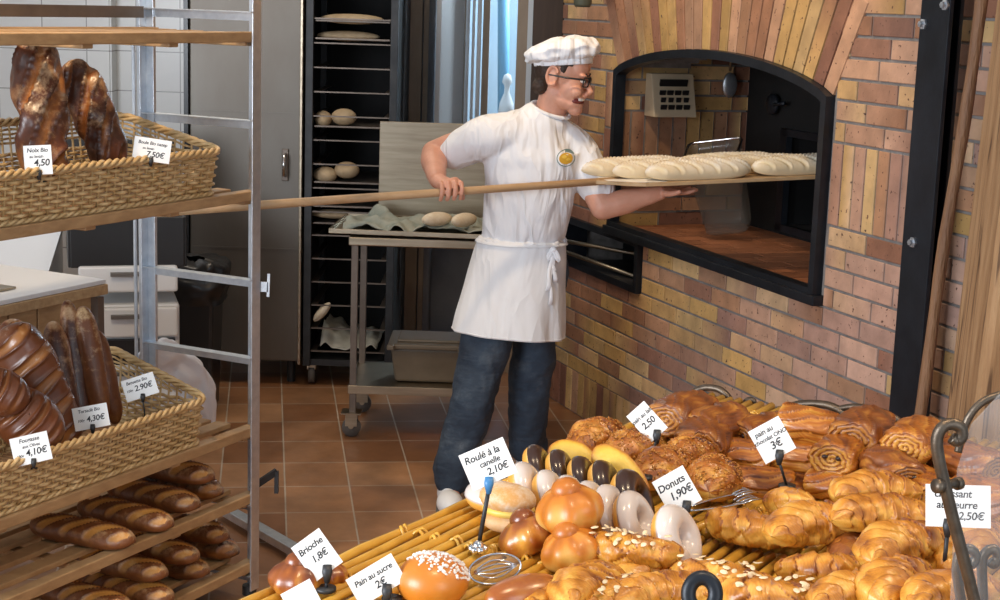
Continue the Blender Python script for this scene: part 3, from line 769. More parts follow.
# ---------------------------------------------------------------- wicker baskets
def basket(z, s0, s1, w0, w1, hf, hb, label):
    e = empty('wicker_basket', RK((s0+s1)/2, z, (w0+w1)/2), label=label, cat='basket', group=None)
    rc = .035; per = []
    def P_(s_, w_): return (s_, w_)
    cs = [(s0+rc, w0+rc, 180), (s0+rc, w1-rc, 90), (s1-rc, w1-rc, 0), (s1-rc, w0+rc, 270)]
    loop = []
    # front from s1 to s0, right end, back, left end
    def arc(c, a0, a1):
        for k in range(5):
            a = math.radians(a0+(a1-a0)*k/4); loop.append((c[0]+rc*math.cos(a), c[1]+rc*math.sin(a)))
    arc((s1-rc, w0+rc), 0, -90); arc((s0+rc, w0+rc), -90, -180); arc((s0+rc, w1-rc), 180, 90); arc((s1-rc, w1-rc), 90, 0)
    # resample
    pts = []; n = len(loop); tot = 0; seg = []
    for i in range(n):
        a = V(loop[i]); b_ = V(loop[(i+1) % n]); seg.append((a, b_, (b_-a).length)); tot += (b_-a).length
    ns = int(tot/.030/2)*2; per_st = 4; M_ = ns*per_st
    def at(d):
        d %= tot
        for a, b_, l in seg:
            if d <= l and l > 0: return a.lerp(b_, d/l), (b_-a).normalized()
            d -= l
        return seg[0][0], (seg[0][1]-seg[0][0]).normalized()
    P = []
    for i in range(M_):
        p, t = at(tot*i/M_); nrm = V((-t.y, t.x)); 
        cen = V(((s0+s1)/2, (w0+w1)/2))
        if nrm.dot(p-cen) < 0: nrm = -nrm
        P.append((p, nrm))
    def hgt(p): 
        k = (p.y-w0)/(w1-w0); return hf+(hb-hf)*k
    def pt(p, nrm, off, zz, h): 
        fl_ = .018*zz/max(h, .01)
        q = p+nrm*(off+fl_); return RK(q.x, z+zz, q.y)
    pitch = .0122
    wo = MB()
    for k in range(int(hf/pitch)):
        pts = []
        for i, (p, nrm) in enumerate(P):
            ph = PI*i/per_st+PI*(k % 2); pts.append(pt(p, nrm, .0062*math.sin(ph), .006+k*pitch, hf))
        wo.tube(pts, [(.0046+.0008*R.random()) for _ in pts], 6, closed=True)
    loc_(wo.build('woven_wall', 'wicker', smooth=True), e)
    wo = MB()
    for k in range(5):
        run = []
        for i in range(M_*2):
            p, nrm = P[i % M_]; h = hgt(p)
            if h-k*pitch > hf+.01 and i < M_*2:
                ph = PI*i/per_st+PI*(k % 2); run.append(pt(p, nrm, .0042*math.sin(ph), h-.008-k*pitch, h))
            else:
                if len(run) > 6 and len(run) < M_*1.5: wo.tube(run, .0034, 5)
                if len(run) > 6: break
                run = []
    if wo.v: loc_(wo.build('woven_band', 'wicker', smooth=True), e)
    st = MB()
    for i in range(0, M_, per_st):
        p, nrm = P[i+per_st//2 if i+per_st//2 < M_ else 0]; h = hgt(p)
        st.tube([pt(p, nrm, 0, 0, h), pt(p, nrm, 0, h, h)], .0033, 5)
    loc_(st.build('stakes', 'wicker', smooth=True), e)
    rim = MB()
    for s_ in range(3):
        for (lvl, rr_) in ((1, .0062), (0, .005)):
            pts = []
            for i, (p, nrm) in enumerate(P):
                h = hgt(p); a = i*.55+s_*2*PI/3
                pts.append(pt(p, nrm, .007*math.cos(a)+.002, (h if lvl else .004)+.007*math.sin(a)*(1 if lvl else .6), h))
            rim.tube(pts, rr_, 5, closed=True)
    loc_(rim.build('rim', 'wicker', smooth=True), e)
    bt_ = MB()
    nb = int((s1-s0)/.02)
    for k in range(nb):
        s_ = s0+.012+k*.02
        pts = [RK(s_, z+.006+.003*math.sin(PI*j+PI*(k % 2)), w0+.01+(w1-w0-.02)*j/12) for j in range(13)]
        bt_.tube(pts, .006, 5)
    loc_(bt_.build('bottom', 'wicker_dark', smooth=True), e)
    return e
basket(1.272, .165, 1.45, .012, .37, .125, .205, 'honey wicker basket holding two charred dark loaves on the upper shelf')
basket(.548, .235, 1.45, .012, .37, .130, .235, 'honey wicker basket full of standing dark loaves on the lower shelf')
# ---------------------------------------------------------------- loaves in baskets
def stand_loaf(a, b_, rad, label, m='dark_loaf', cat='loaf', group=None, seed=0, ext=.0, name='dark_loaf', **k):
    d = (a-b_); Ln = d.length+ext
    o = loaf_mesh(Ln, rad, seed=seed, **k).build(name, m, smooth=True)
    c = (a+b_)/2; n = (CAMP-c).normalized()
    place_mb(o, c-n*rad*.5, d, n); return tag(o, label, cat, group)
stand_loaf(PR(36, 44, .27), PR(46, 183, .13), .066, 'charred crusty loaf standing upright in upper basket, left of the two', seed=1, nsc=2, slant=.8, depth=.5, wob=.35, sw=.3, pointy=.35, stt=.25, lip=.2)
stand_loaf(PR(72, 62, .27), PR(116, 172, .13), .057, 'charred crusty loaf leaning in upper basket, right of the two', seed=5, nsc=2.5, slant=.8, depth=.5, wob=.35, sw=.3, pointy=.35, stt=.25, lip=.2)
stand_loaf(PR(10, 318, .30), PR(30, 420, .24), .05, 'dark round ended loaf rising behind the others in lower basket', seed=7, nsc=4, depth=.2, wob=.1)
stand_loaf(PR(8, 322, .24), PR(66, 448, .13), .075, 'big glossy dark loaf with curved cuts leaning in lower basket', seed=8, nsc=5, slant=.35, sw=.3, depth=.25, wob=.12, pointy=.4, m='fougasse')
stand_loaf(PR(52, 322, .27), PR(72, 432, .16), .036, 'dark narrow loaf standing in lower basket, next to the big glossy one', seed=9, nsc=0, wob=.1, group=None)
stand_loaf(PR(67, 300, .30), PR(84, 432, .20), .030, 'dark slim loaf dusted with flour, highest in the lower basket', seed=10, nsc=0, wob=.12)
stand_loaf(PR(82, 306, .26), PR(102, 424, .17), .036, 'reddish brown slim loaf with flour streak standing in lower basket', seed=11, nsc=0, wob=.08, m='baguette', flour=1.3)
stand_loaf(PR(96, 330, .27), PR(116, 424, .20), .030, 'plain brown slim loaf, rightmost standing in the lower basket', seed=12, nsc=0, wob=.08, m='baguette', flour=.2)
# flat glossy fougasse lying at front of lower basket
def round_loaf(r, h, seed, cuts=4):
    rr = random.Random(seed); mb = MB()
    def fn(u, v):
        a = 2*PI*u; q = v; rad = r*math.sin(min(1, q*1.0)*PI/2*1.0) if False else r*math.sin(PI*q*.98+.02)
        zz = h*math.cos(PI*q)
        x, y = rad*math.cos(a), rad*math.sin(a)*.75
        t = .45; k = max(0, math.cos(PI*q))
        s_ = (x/r*1.0+.35*(y/r)**2)*cuts; fr = s_-math.floor(s_); d = abs(fr-.5)*2
        ins = max(0, 1-d/.35); lip = math.exp(-((d-.45)/.15)**2)
        zz *= 1+k*(.12*lip-.22*ins); t += k*(.35*ins-.12*lip)
        zz = max(zz, -h*.5)
        return V((x, y, zz+h*.5)), (t, max(0, math.cos(PI*q)), 0)
    mb.grid(fn, 140, 70, cu=True); return mb
o = round_loaf(.105, .06, 3, 2).build('fougasse', 'fougasse', smooth=True); c = PR(26, 422, .10)
n_ = (CAMP-c).normalized(); place_mb(o, c-n_*.01, (V((1, 0, -.75))), (n_+V((0, 0, .35))).normalized()); tag(o, 'glossy round scored bread lying at the front left of lower basket', 'bread')
o = round_loaf(.085, .05, 4, 2).build('fougasse', 'fougasse', smooth=True); c = PR(-2, 395, .13)
place_mb(o, c-n_*.01, (V((1, 0, -.3))), (n_+V((0, 0, .35))).normalized()); tag(o, 'glossy round scored bread cut by the left photo edge in lower basket', 'bread')
# ---------------------------------------------------------------- loaves on the low shelves
def shelf_loaf(px, py, z, label, seed, grp, rad=.048, Ln=.34, w_=-.045, dz=0, m='baguette', yaw=0, nsc=4.3):
    r = ray(px, py); c0 = PR(px, py, w_)
    s_ = (c0-RA).dot(Ra); base = z+dz
    o = loaf_mesh(Ln, rad, nsc=nsc, slant=-.8, depth=.32, seed=seed, sw=.48, stt=.42, wob=.12, pointy=.55).build('short_baguette', m, smooth=True)
    d = (Rb*-1); d = Matrix.Rotation(math.radians(yaw), 3, 'Z') @ d
    c = RK(s_, base, w_)-d*(Ln/2); place_mb(o, c, d); return tag(o, label, 'loaf', grp)
G1 = 'short baguettes on the third shelf'; G2 = 'short baguettes on the bottom shelf'
Z1 = .336; Z2 = .116
shelf_loaf(134, 536, Z1, 'scored brown loaf on third shelf, leftmost with its end showing', 21, G1, yaw=6)
shelf_loaf(172, 524, Z1, 'scored brown loaf on third shelf, second from its left', 22, G1)
shelf_loaf(199, 506, Z1, 'scored brown loaf on third shelf, third from its left', 23, G1, w_=-.0)
shelf_loaf(222, 500, Z1, 'dark brown loaf on third shelf, underneath the topmost one near steel post', 25, G1, w_=.02, m='dark_loaf')
shelf_loaf(213, 480, Z1, 'scored golden ended loaf on third shelf, lying on top of another', 24, G1, w_=.01, dz=.062)
shelf_loaf(84, 598, Z2, 'scored brown loaf on bottom shelf, leftmost and cut by photo edge', 31, G2, dz=.0)
shelf_loaf(130, 596, Z2, 'scored brown loaf on bottom shelf beside the leftmost', 32, G2, dz=.03)
shelf_loaf(172, 598, Z2, 'scored brown loaf on bottom shelf under the middle pair', 33, G2)
shelf_loaf(208, 584, Z2, 'golden loaf on bottom shelf, lower right between two others', 34, G2, w_=.0)
shelf_loaf(166, 574, Z2, 'dark scored loaf on bottom shelf, upper layer second from left', 35, G2, dz=.066, w_=-.02)
shelf_loaf(198, 558, Z2, 'floury scored loaf on bottom shelf, middle of the upper layer', 36, G2, dz=.066, w_=-.01)
shelf_loaf(238, 566, Z2, 'dark loaf on bottom shelf, rightmost of the lower layer', 37, G2, w_=.03, m='dark_loaf')
shelf_loaf(228, 543, Z2, 'scored brown loaf on bottom shelf, rightmost of the upper layer', 38, G2, w_=.03, dz=.064)
# tags on the rack
price_tag(PR(38, 160, -.01), .066, .072, 3, [('Noix Bio', 0, .33, .2), ('au levain', -.05, .12, .14), ('4,50', .12, -.1, .32)], 'white price tag reading 4,50 on upper basket, left', foot=PR(41, 182, .012))
price_tag(PR(152, 150, -.02), .098, .062, -8, [('Boule Bio nazep', 0, .28, .2), ('au levain', -.1, .05, .15), ('7.50€', .1, -.2, .34)], 'white price tag reading 7.50 on upper basket rim, right', foot=PR(148, 172, .012))
price_tag(PR(140, 387, .08), .092, .062, 17, [('Baguette Bio', -.05, .3, .2), ('2.90€', .1, -.02, .36), ('100g', -.33, -.05, .16)], 'white price tag reading Baguette Bio 2.90 in lower basket', foot=PR(147, 425, .08)-V((0, 0, .02)))
price_tag(PR(91, 417, .05), .092, .062, 9, [('Torsadé Bio', -.03, .3, .2), ('4,30€', .12, -.08, .34), ('100g', -.3, -.1, .16)], 'white price tag reading 4,30 in lower basket, middle of three', foot=PR(96, 440, .03))
price_tag(PR(31, 449, -.025), .092, .072, 11, [('Fougasse', 0, .33, .2), ('aux Olives', .02, .12, .15), ('4,10€', .12, -.12, .32), ('100g', -.32, -.18, .14)], 'white price tag reading Fougasse 4,10 at front of lower basket', foot=PR(32, 468, .01))
# white bag
mb = MB()
path = [PR(143, 352, .42), PR(152, 352, .44), PR(168, 362, .44), PR(188, 378, .42), PR(202, 402, .40), PR(212, 430, .38)]
def fbag(u, v):
    k = u*5; i = min(4, int(k)); p = path[i].lerp(path[i+1], k-i)
    a = 2*PI*v; wd = .045+.022*math.sin(u*PI); ns = noise.noise(V((u*6, math.cos(a)*2, math.sin(a)*2)))*.018+noise.noise(V((u*15, math.cos(a)*5, 3)))*.006
    d = (path[5]-path[0]).normalized(); up_ = V((0, 0, 1))-d*d.z; up_.normalize(); sd = d.cross(up_)
    e_ = (1-abs(2*u-1)**6)**.5 if 0 < u < 1 else .05
    return p+up_*math.sin(a)*(wd+ns)*e_+sd*math.cos(a)*(wd*.8+ns)*e_
mb.grid(fbag, 40, 40, cv=True)
o = mb.build('paper_bag', 'bag_paper', smooth=True); tag(o, 'crumpled white bag slumped between rack end and lower basket', 'bag')
# ================================================================ COUNTER, BINS BEHIND THE RACK
q = Matrix((Ra, Rb*-1, V((0, 0, 1)))).transposed()
ct = empty('work_counter', PZ(106, 277, .9)*1.0, label='wooden work counter with white top behind the left bread rack', cat='counter')
cc = PZ(106, 279, .9)
def CT(s_, z, w_): return V((cc.x, cc.y, 0))+Ra*s_+Rb*w_+V((0, 0, z))
loc_(MB().box(CT(.65, .892, .26), (1.3, .52, .016), q).build('top', 'white_paint', bevel=.003), ct)
loc_(MB().box(CT(.65, .866, .26), (1.31, .53, .034), q).build('edge_band', 'board_wood', bevel=.003), ct)
mb = MB()
for k in range(7): mb.box(CT(.06+k*.125+.05, .45, .03), (.118, .02, .80), q)
loc_(mb.build('plank_front', 'shelf_wood', bevel=.002), ct)
loc_(MB().box(CT(.015, .43, .04), (.03, .06, .82), q).build('corner_post', 'brown_steel'), ct)
loc_(MB().box(CT(.02, .43, .45), (.03, .06, .82), q).build('corner_post', 'brown_steel'), ct)
loc_(MB().box(CT(1.2, .43, .45), (.03, .06, .82), q).build('corner_post', 'brown_steel'), ct)
loc_(MB().box(CT(1.2, .43, .06), (.03, .06, .82), q).build('corner_post', 'brown_steel'), ct)
o = MB().box(CT(.36, .906, .22), (.10, .25, .006), q).build('steel_scraper', 'steel'); tag(o, 'flat metal strip lying on the white counter top', 'scraper')
# white leaning panel
mb = MB(); a = PY(0, 240, 6.6); b_ = PY(62, 234, 6.6); c_ = PY(46, 262, 6.4); d_ = PY(0, 262, 6.4)
qd = [a+V((-.5, .02, .25)), b_+V((.06, .02, .22)), c_+V((-.08, -.05, -.35)), d_+V((-.5, -.05, -.35))]
mb.add([p for p in qd]+[p+V((0, .03, 0)) for p in qd], [(0, 1, 2, 3), (7, 6, 5, 4), (0, 4, 5, 1), (1, 5, 6, 2), (2, 6, 7, 3), (3, 7, 4, 0)])
ch = empty('chest_freezer', (a+c_)/2, label='white chest with sloping lid behind the work counter', cat='freezer')
loc_(mb.build('lid', 'white_plastic'), ch)
e0 = PY(80, 300, 6.75)
loc_(MB().box((e0.x-.60, 6.75, .42), (1.0, .25, .84)).build('body', 'white_plastic', bevel=.02), ch)
# white drawer trolley with black open bin on top
fb = empty('flour_bin_unit', PY(118, 380, 6.3), label='white plastic drawer unit with open black tub and utensils on top', cat='storage bin')
x0, x1 = PY(60, 300, 6.2).x, PY(151, 300, 6.2).x
qy = Matrix.Rotation(math.radians(-18), 3, 'Z')
qy = Matrix.Rotation(math.radians(16), 3, 'Z')
cx_, cy_ = (x0+x1)/2+.02, 6.45
def FB(x, y, z): return V((cx_, cy_, 0))+qy @ V((x, y, 0))+V((0, 0, z))
wd_ = .40
loc_(MB().box(FB(0, 0, .36), (wd_, .5, .5), qy).build('cabinet', 'white_plastic', bevel=.012), fb)
for (z_, h_) in ((.30, .20), (.54, .15), (.715, .13)):
    dw_ = loc_(MB().box(FB(0, -.262, z_), (wd_*.96, .03, h_*.82), qy).build('drawer', 'white_plastic', bevel=.01), fb)
    g = MB().box(FB(0, -.29, z_+h_*.18), (wd_*.35, .03, .014), qy).build('handle', 'grey_plastic'); loc_(g, fb); g.parent = dw_; g.matrix_parent_inverse = Matrix.Identity(4)
    dw_.name = 'drawer'
loc_(MB().box(FB(0, -.2, .42), (wd_*.9, .16, .10), qy).build('slot', 'black_plastic'), fb)
mb = MB()
for (dx, dy, sx, sy) in ((0, -.25, wd_*1.1, .02), (0, .25, wd_*1.1, .02), (-wd_*.55, 0, .02, .5), (wd_*.55, 0, .02, .5)): mb.box(FB(dx, dy, .86), (sx, sy, .2), qy)
mb.box(FB(0, 0, .78), (wd_*1.1, .5, .02), qy); loc_(mb.build('tub', 'black_plastic', bevel=.004), fb)
mb = MB(); mb.box(FB(.0, .30, 1.02), (wd_*1.15, .03, .40), qy @ Matrix.Rotation(-.3, 3, 'X')); loc_(mb.build('lid', 'black_plastic', bevel=.006), fb)
for k, (dx, ln) in enumerate(((-.02, .20), (.01, .26), (.05, .22))):
    p0 = FB(.05+dx*2, -.15+k*.03, .90); mb = MB(); mb.tube([p0+V((-.10+t*.13-.05*math.sin(t*3), 0, .02+ln*math.sin(t*2.6)*.7)) for t in [j/10 for j in range(11)]], .006)
    tag(mb.build('whisk_handle', 'chrome', smooth=True), ['thin curved metal tool standing in black tub, leftmost', 'thin curved metal tool standing in black tub, tallest middle one', 'thin curved metal tool standing in black tub, rightmost'][k], 'utensil', 'metal tools in the black tub')
# black waste bin with bag
wbn = empty('waste_bin', PY(190, 380, 6.9), label='tall black waste bin with glossy black liner behind rack end', cat='bin')
bx = PY(190, 300, 6.85)
def taper(mb, c, w0_, w1_, d0, d1, h, q=None):
    vs = []
    for (w_, d_, z_) in ((w0_, d0, 0), (w1_, d1, h)):
        for (x, y) in ((-1, -1), (1, -1), (1, 1), (-1, 1)): vs.append(V(c)+V((x*w_/2, y*d_/2, z_)))
    mb.add(vs, [(3, 2, 1, 0), (4, 5, 6, 7), (0, 1, 5, 4), (1, 2, 6, 5), (2, 3, 7, 6), (3, 0, 4, 7)])
mb = MB(); taper(mb, (bx.x, 6.9, .01), .20, .24, .22, .28, .62); loc_(mb.build('body', 'black_plastic', bevel=.015), wbn)
mb = MB()
def fl_(u, v):
    a = 2*PI*u; k = 4; r = 1/((abs(math.cos(a))**k+abs(math.sin(a))**k)**(1/k)); n_2 = noise.noise(V((math.cos(a)*3, math.sin(a)*3, v*4)))*.02
    rr_ = (.125+.012*math.sin(v*PI))+n_2
    if v > .8: rr_ *= 1-(v-.8)*3
    return V((bx.x+math.cos(a)*r*rr_*1.12, 6.9+math.sin(a)*r*rr_*1.2, .50+.22*min(v, .85)+n_2))
mb.grid(fl_, 48, 18, cu=True); loc_(mb.build('liner', 'black_plastic', smooth=True), wbn)
# ================================================================ STEEL CABINET + PROOFING TROLLEY
sc_ = empty('proofing_cabinet', (-1.2, 7.45, 0), label='tall dull stainless proofing cabinet with closed door and latch handle', cat='cabinet')
loc_(MB().box((-1.215, 7.80, 1.12), (.52, .70, 2.02)).build('body', 'dull_steel', bevel=.004), sc_)
loc_(MB().box((-1.205, 7.425, 1.12), (.525, .045, 2.0)).build('door', 'dull_steel', bevel=.006), sc_)
mb = MB(); mb.box((-1.20, 7.401, .66), (.52, .004, .008)).box((-1.20, 7.401, 1.30), (.52, .003, .004)); loc_(mb.build('door_seam', 'dull_steel'), sc_)
loc_(MB().box((-.948, 7.40, 1.12), (.014, .05, 2.02)).build('edge_strip', 'steel', bevel=.003), sc_)
loc_(MB().box((-1.485, 7.43, 1.12), (.02, .06, 2.02)).build('gasket', 'black_plastic'), sc_)
hp = PY(285, 165, 7.39)
hd = loc_(MB().box((hp.x, 7.395, hp.z), (.030, .012, .15)).build('handle', 'brown_steel', bevel=.003), sc_)
mb = MB(); mb.tube([(hp.x, 7.385, hp.z+.05), (hp.x, 7.35, hp.z+.045), (hp.x, 7.35, hp.z-.045), (hp.x, 7.385, hp.z-.05)], .008); g = mb.build('grip', 'chrome', smooth=True); g.parent = hd; g.matrix_parent_inverse = Matrix.Identity(4)
for x in (-1.42, -1.0):
    for y in (7.5, 8.05): loc_(MB().tube([(x, y, 0), (x, y, .12)], .02, 10).build('leg', 'dark_steel'), sc_)
tr = empty('tray_trolley', (-.72, 7.75, 0), label='tall black tray trolley with runners, half filled with proving dough', cat='trolley')
X0, X1 = -.915, -.525; YF, YB = 7.42, 7.98
for x in (X0, X1):
    for y in (YF, YB):
        loc_(MB().box((x, y, 1.1), (.035, .035, 2.0)).build('upright', 'dark_steel', bevel=.002), tr)
loc_(MB().box(((X0+X1)/2, (YF+YB)/2, .115), (X1-X0+.04, YB-YF, .03)).build('base', 'dark_steel'), tr)
loc_(MB().box(((X0+X1)/2, (YF+YB)/2, 2.09), (X1-X0+.04, YB-YF, .03)).build('top_frame', 'dark_steel'), tr)
loc_(MB().box(((X0+X1)/2, YB+.02, 1.1), (X1-X0, .01, 1.96)).build('back_panel', 'soot'), tr)
loc_(MB().box((X0-.012, YB-.3, 1.1), (.006, .5, 1.96)).build('side_panel', 'soot'), tr)
loc_(MB().box((X1+.012, YB-.3, 1.1), (.006, .5, 1.96)).build('side_panel', 'soot'), tr)
nz = 17
for k in range(nz):
    z = .17+k*.112
    mb = MB(); mb.box((X0+.03, (YF+YB)/2, z), (.03, YB-YF-.02, .004)); mb.box((X1-.03, (YF+YB)/2, z), (.03, YB-YF-.02, .004)); mb.box(((X0+X1)/2, YF+.005, z), (X1-X0-.03, .012, .006))
    loc_(mb.build('runner', 'brown_steel'), tr)
for x in (X0+.02, X1-.02):
    for y in (YF+.05, YB-.05):
        w_ = loc_(MB().tube([(x-.014, y, .048), (x+.014, y, .048)], .047, 20).build('castor', 'grey_plastic', smooth=True), tr)
        g = MB().box((x, y, .088), (.045, .06, .03)).build('bracket', 'steel', bevel=.003); g.parent = w_; g.matrix_parent_inverse = Matrix.Identity(4)
def sheet(z, label):
    t_ = MB().box(((X0+X1)/2, (YF+YB)/2, z), (X1-X0-.045, YB-YF-.03, .005)).box(((X0+X1)/2, YF+.012, z+.003), (X1-X0-.045, .005, .008)).build('baking_tray', 'brown_steel', bevel=.001)
    return tag(t_, label, 'tray', 'trays in the black trolley')
def ztr(py): return PY(350, py, YF).z
for py, lab in ((40, 'metal tray in trolley holding one long dough, second from top'), (22, 'metal tray in trolley holding one long dough, topmost'), (128, 'metal tray in trolley with two round doughs, upper of those two'), (184, 'metal tray in trolley with two round doughs, lower of those two'), (208, 'nearly empty metal tray in trolley just below the round doughs'), (225, 'metal tray in trolley behind the wooden peel handle')):
    sheet(ztr(py), lab)
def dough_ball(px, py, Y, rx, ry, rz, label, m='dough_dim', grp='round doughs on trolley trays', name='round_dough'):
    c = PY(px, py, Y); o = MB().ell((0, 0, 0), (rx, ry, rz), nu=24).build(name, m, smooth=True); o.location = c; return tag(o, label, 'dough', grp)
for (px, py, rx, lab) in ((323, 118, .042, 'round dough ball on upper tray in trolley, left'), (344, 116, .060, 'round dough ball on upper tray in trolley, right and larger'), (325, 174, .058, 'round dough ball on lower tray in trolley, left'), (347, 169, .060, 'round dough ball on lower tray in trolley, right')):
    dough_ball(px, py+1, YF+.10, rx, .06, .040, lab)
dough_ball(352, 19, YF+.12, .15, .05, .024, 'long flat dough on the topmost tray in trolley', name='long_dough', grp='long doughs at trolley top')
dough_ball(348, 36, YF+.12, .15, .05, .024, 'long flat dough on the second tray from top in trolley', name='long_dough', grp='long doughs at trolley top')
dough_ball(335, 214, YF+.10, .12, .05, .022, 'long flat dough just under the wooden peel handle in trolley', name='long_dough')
mb = MB()
def fcl(u, v): 
    x = X0+.06+(X1-X0-.12)*u; y = YF+.02+.45*v; return V((x, y, .19+.07*(1-u)**2*(1 if v > .2 else v*5)+.008*math.sin(u*22+v*3)+.03*noise.noise(V((u*4, v*4, 0)))))
mb.grid(fcl, 60, 20); o = mb.build('linen_cloth', 'linen', smooth=True); o.modifiers.new('s', 'SOLIDIFY').thickness = .004
tag(o, 'folded pale linen cloth on the lowest level of the black trolley', 'cloth')
o = MB().ell((0, 0, 0), (.022, .03, .06), rot=Matrix.Rotation(.7, 3, 'Y')).build('dough_stick', 'dough', smooth=True); o.location = PY(322, 312, YF+.02); tag(o, 'small pale dough piece tilted on cloth in the trolley bottom', 'dough')
# ================================================================ STAINLESS CART
cr = empty('work_cart', (-.36, 6.8, 0), label='stainless work cart on castors with raised back panel beside the baker', cat='cart')
cx0, cx1, cy0, cy1, cz = -.625, -.06, 6.53, 6.98, .845
q = None
loc_(MB().box(((cx0+cx1)/2, (cy0+cy1)/2, cz), (cx1-cx0+.02, cy1-cy0+.02, .035)).build('top', 'steel', bevel=.004), cr)
for x in (cx0+.015, cx1-.015):
    for y in (cy0+.015, cy1-.015):
        loc_(MB().box((x, y, .47), (.028, .028, .74)).build('leg', 'brown_steel', bevel=.002), cr)
mb = MB(); mb.box(((cx0+cx1)/2, (cy0+cy1)/2, .225), (cx1-cx0+.01, cy1-cy0, .006)); mb.box(((cx0+cx1)/2, cy0, .21), (cx1-cx0+.01, .006, .035)); mb.box((cx0-.002, (cy0+cy1)/2, .21), (.006, cy1-cy0, .035)); mb.box((cx1, (cy0+cy1)/2, .21), (.006, cy1-cy0, .035))
loc_(mb.build('lower_shelf', 'steel', bevel=.001), cr)
pb0 = PY(380, 121, 7.02); pb1 = PY(470, 128, 7.02)
loc_(MB().box(((pb0.x+.06)/2, 7.02, (pb0.z+cz)/2), (.06-pb0.x, .012, pb0.z-cz)).build('back_panel', 'steel', bevel=.003), cr)
for (x, y) in ((cx0+.01, cy0+.02), (cx1-.02, cy0+.02), (cx0+.02, cy1-.02), (cx1-.02, cy1-.02)):
    w_ = loc_(MB().tube([(x, y-.013, .042), (x, y+.013, .042)], .040, 24).build('castor', 'grey_plastic', smooth=True), cr)
    mb = MB(); mb.box((x, y, .108), (.085, .085, .006)); mb.bar((x, y-.022, .11), (x, y-.022, .05), .004, .05, up=(1, 0, 0)); mb.bar((x, y+.022, .11), (x, y+.022, .05), .004, .05, up=(1, 0, 0)); mb.tube([(x, y-.026, .05), (x, y+.026, .05)], .012, 10)
    g = mb.build('fork', 'steel'); g.parent = w_; g.matrix_parent_inverse = Matrix.Identity(4)
# tray with linen couche and dough
tcn = V((-.375, 6.75, .878)); tq = Matrix.Rotation(math.radians(-3), 3, 'Z')
mb = MB(); mb.box(tcn, (.66, .48, .006), tq)
for (dx, dy, sx, sy) in ((0, -.24, .66, .006), (0, .24, .66, .006), (-.33, 0, .006, .48), (.33, 0, .006, .48)): mb.box(tcn+tq @ V((dx, dy, .008)), (sx, sy, .018), tq)
tag(mb.build('baking_tray', 'steel', bevel=.001), 'large flat metal tray on the stainless cart top', 'tray')
mb = MB()
def fco(u, v):
    x = tcn.x-.29+.60*u; y = tcn.y-.20+.38*v
    z = tcn.z+.014+.028*abs(math.sin(u*11+v*2.5+2.2*noise.noise(V((u*3, v*3, 4)))))**1.3*(.5+1.2*abs(noise.noise(V((u*4, v*3, 8))))*2)+.035*noise.noise(V((u*6, v*6, 1)))*(1.2-u)+.010*noise.noise(V((u*20, v*16, 2)))
    return V((x, y+.02*math.sin(u*11), max(z, tcn.z+.008)))
mb.grid(fco, 90, 40); o = mb.build('linen_cloth', 'linen_green', smooth=True); o.modifiers.new('s', 'SOLIDIFY').thickness = .004
tag(o, 'greenish linen baker cloth in folds lying over the cart tray', 'cloth')
G3 = 'dough batons on the linen'
for (px, py, Y, yaw, lab) in ((437, 219, 6.58, 38, 'pale dough baton resting on folded linen, left of the two'), (464, 220, 6.58, 52, 'pale dough baton resting on folded linen, right beside the apron')):
    c = PY(px, py, Y); o = MB().ell((0, 0, 0), (.075, .033, .030), rot=Matrix.Rotation(math.radians(yaw), 3, 'Z'), nu=24).build('dough_baton', 'dough', smooth=True); o.location = c; tag(o, lab, 'dough', G3)
# brown lidded bin on the lower shelf
lb = empty('lidded_bin', (-.26, 6.72, .23), label='brown plastic lidded storage bin on the lower cart shelf', cat='bin')
p0 = PY(389, 336, 6.60); p1 = PY(470, 336, 6.60)
mw = (p1.x-p0.x); mx_ = (p0.x+p1.x)/2
mb = MB(); taper(mb, (mx_, 6.72, .232), mw*.84, mw*.95, .22, .26, .15); loc_(mb.build('body', 'bin_plastic', bevel=.012), lb)
mb = MB(); mb.box((mx_, 6.72, .392), (mw*1.02, .30, .022)); mb.box((mx_, 6.72, .408), (mw*.8, .2, .012)); loc_(mb.build('lid', 'bin_plastic', bevel=.006), lb)
mb = MB(); mb.box((mx_-mw*.47, 6.56, .392), (.03, .03, .02)); mb.box((mx_+mw*.40, 6.56, .392), (.03, .03, .02)); loc_(mb.build('latch', 'bin_plastic', bevel=.004), lb)
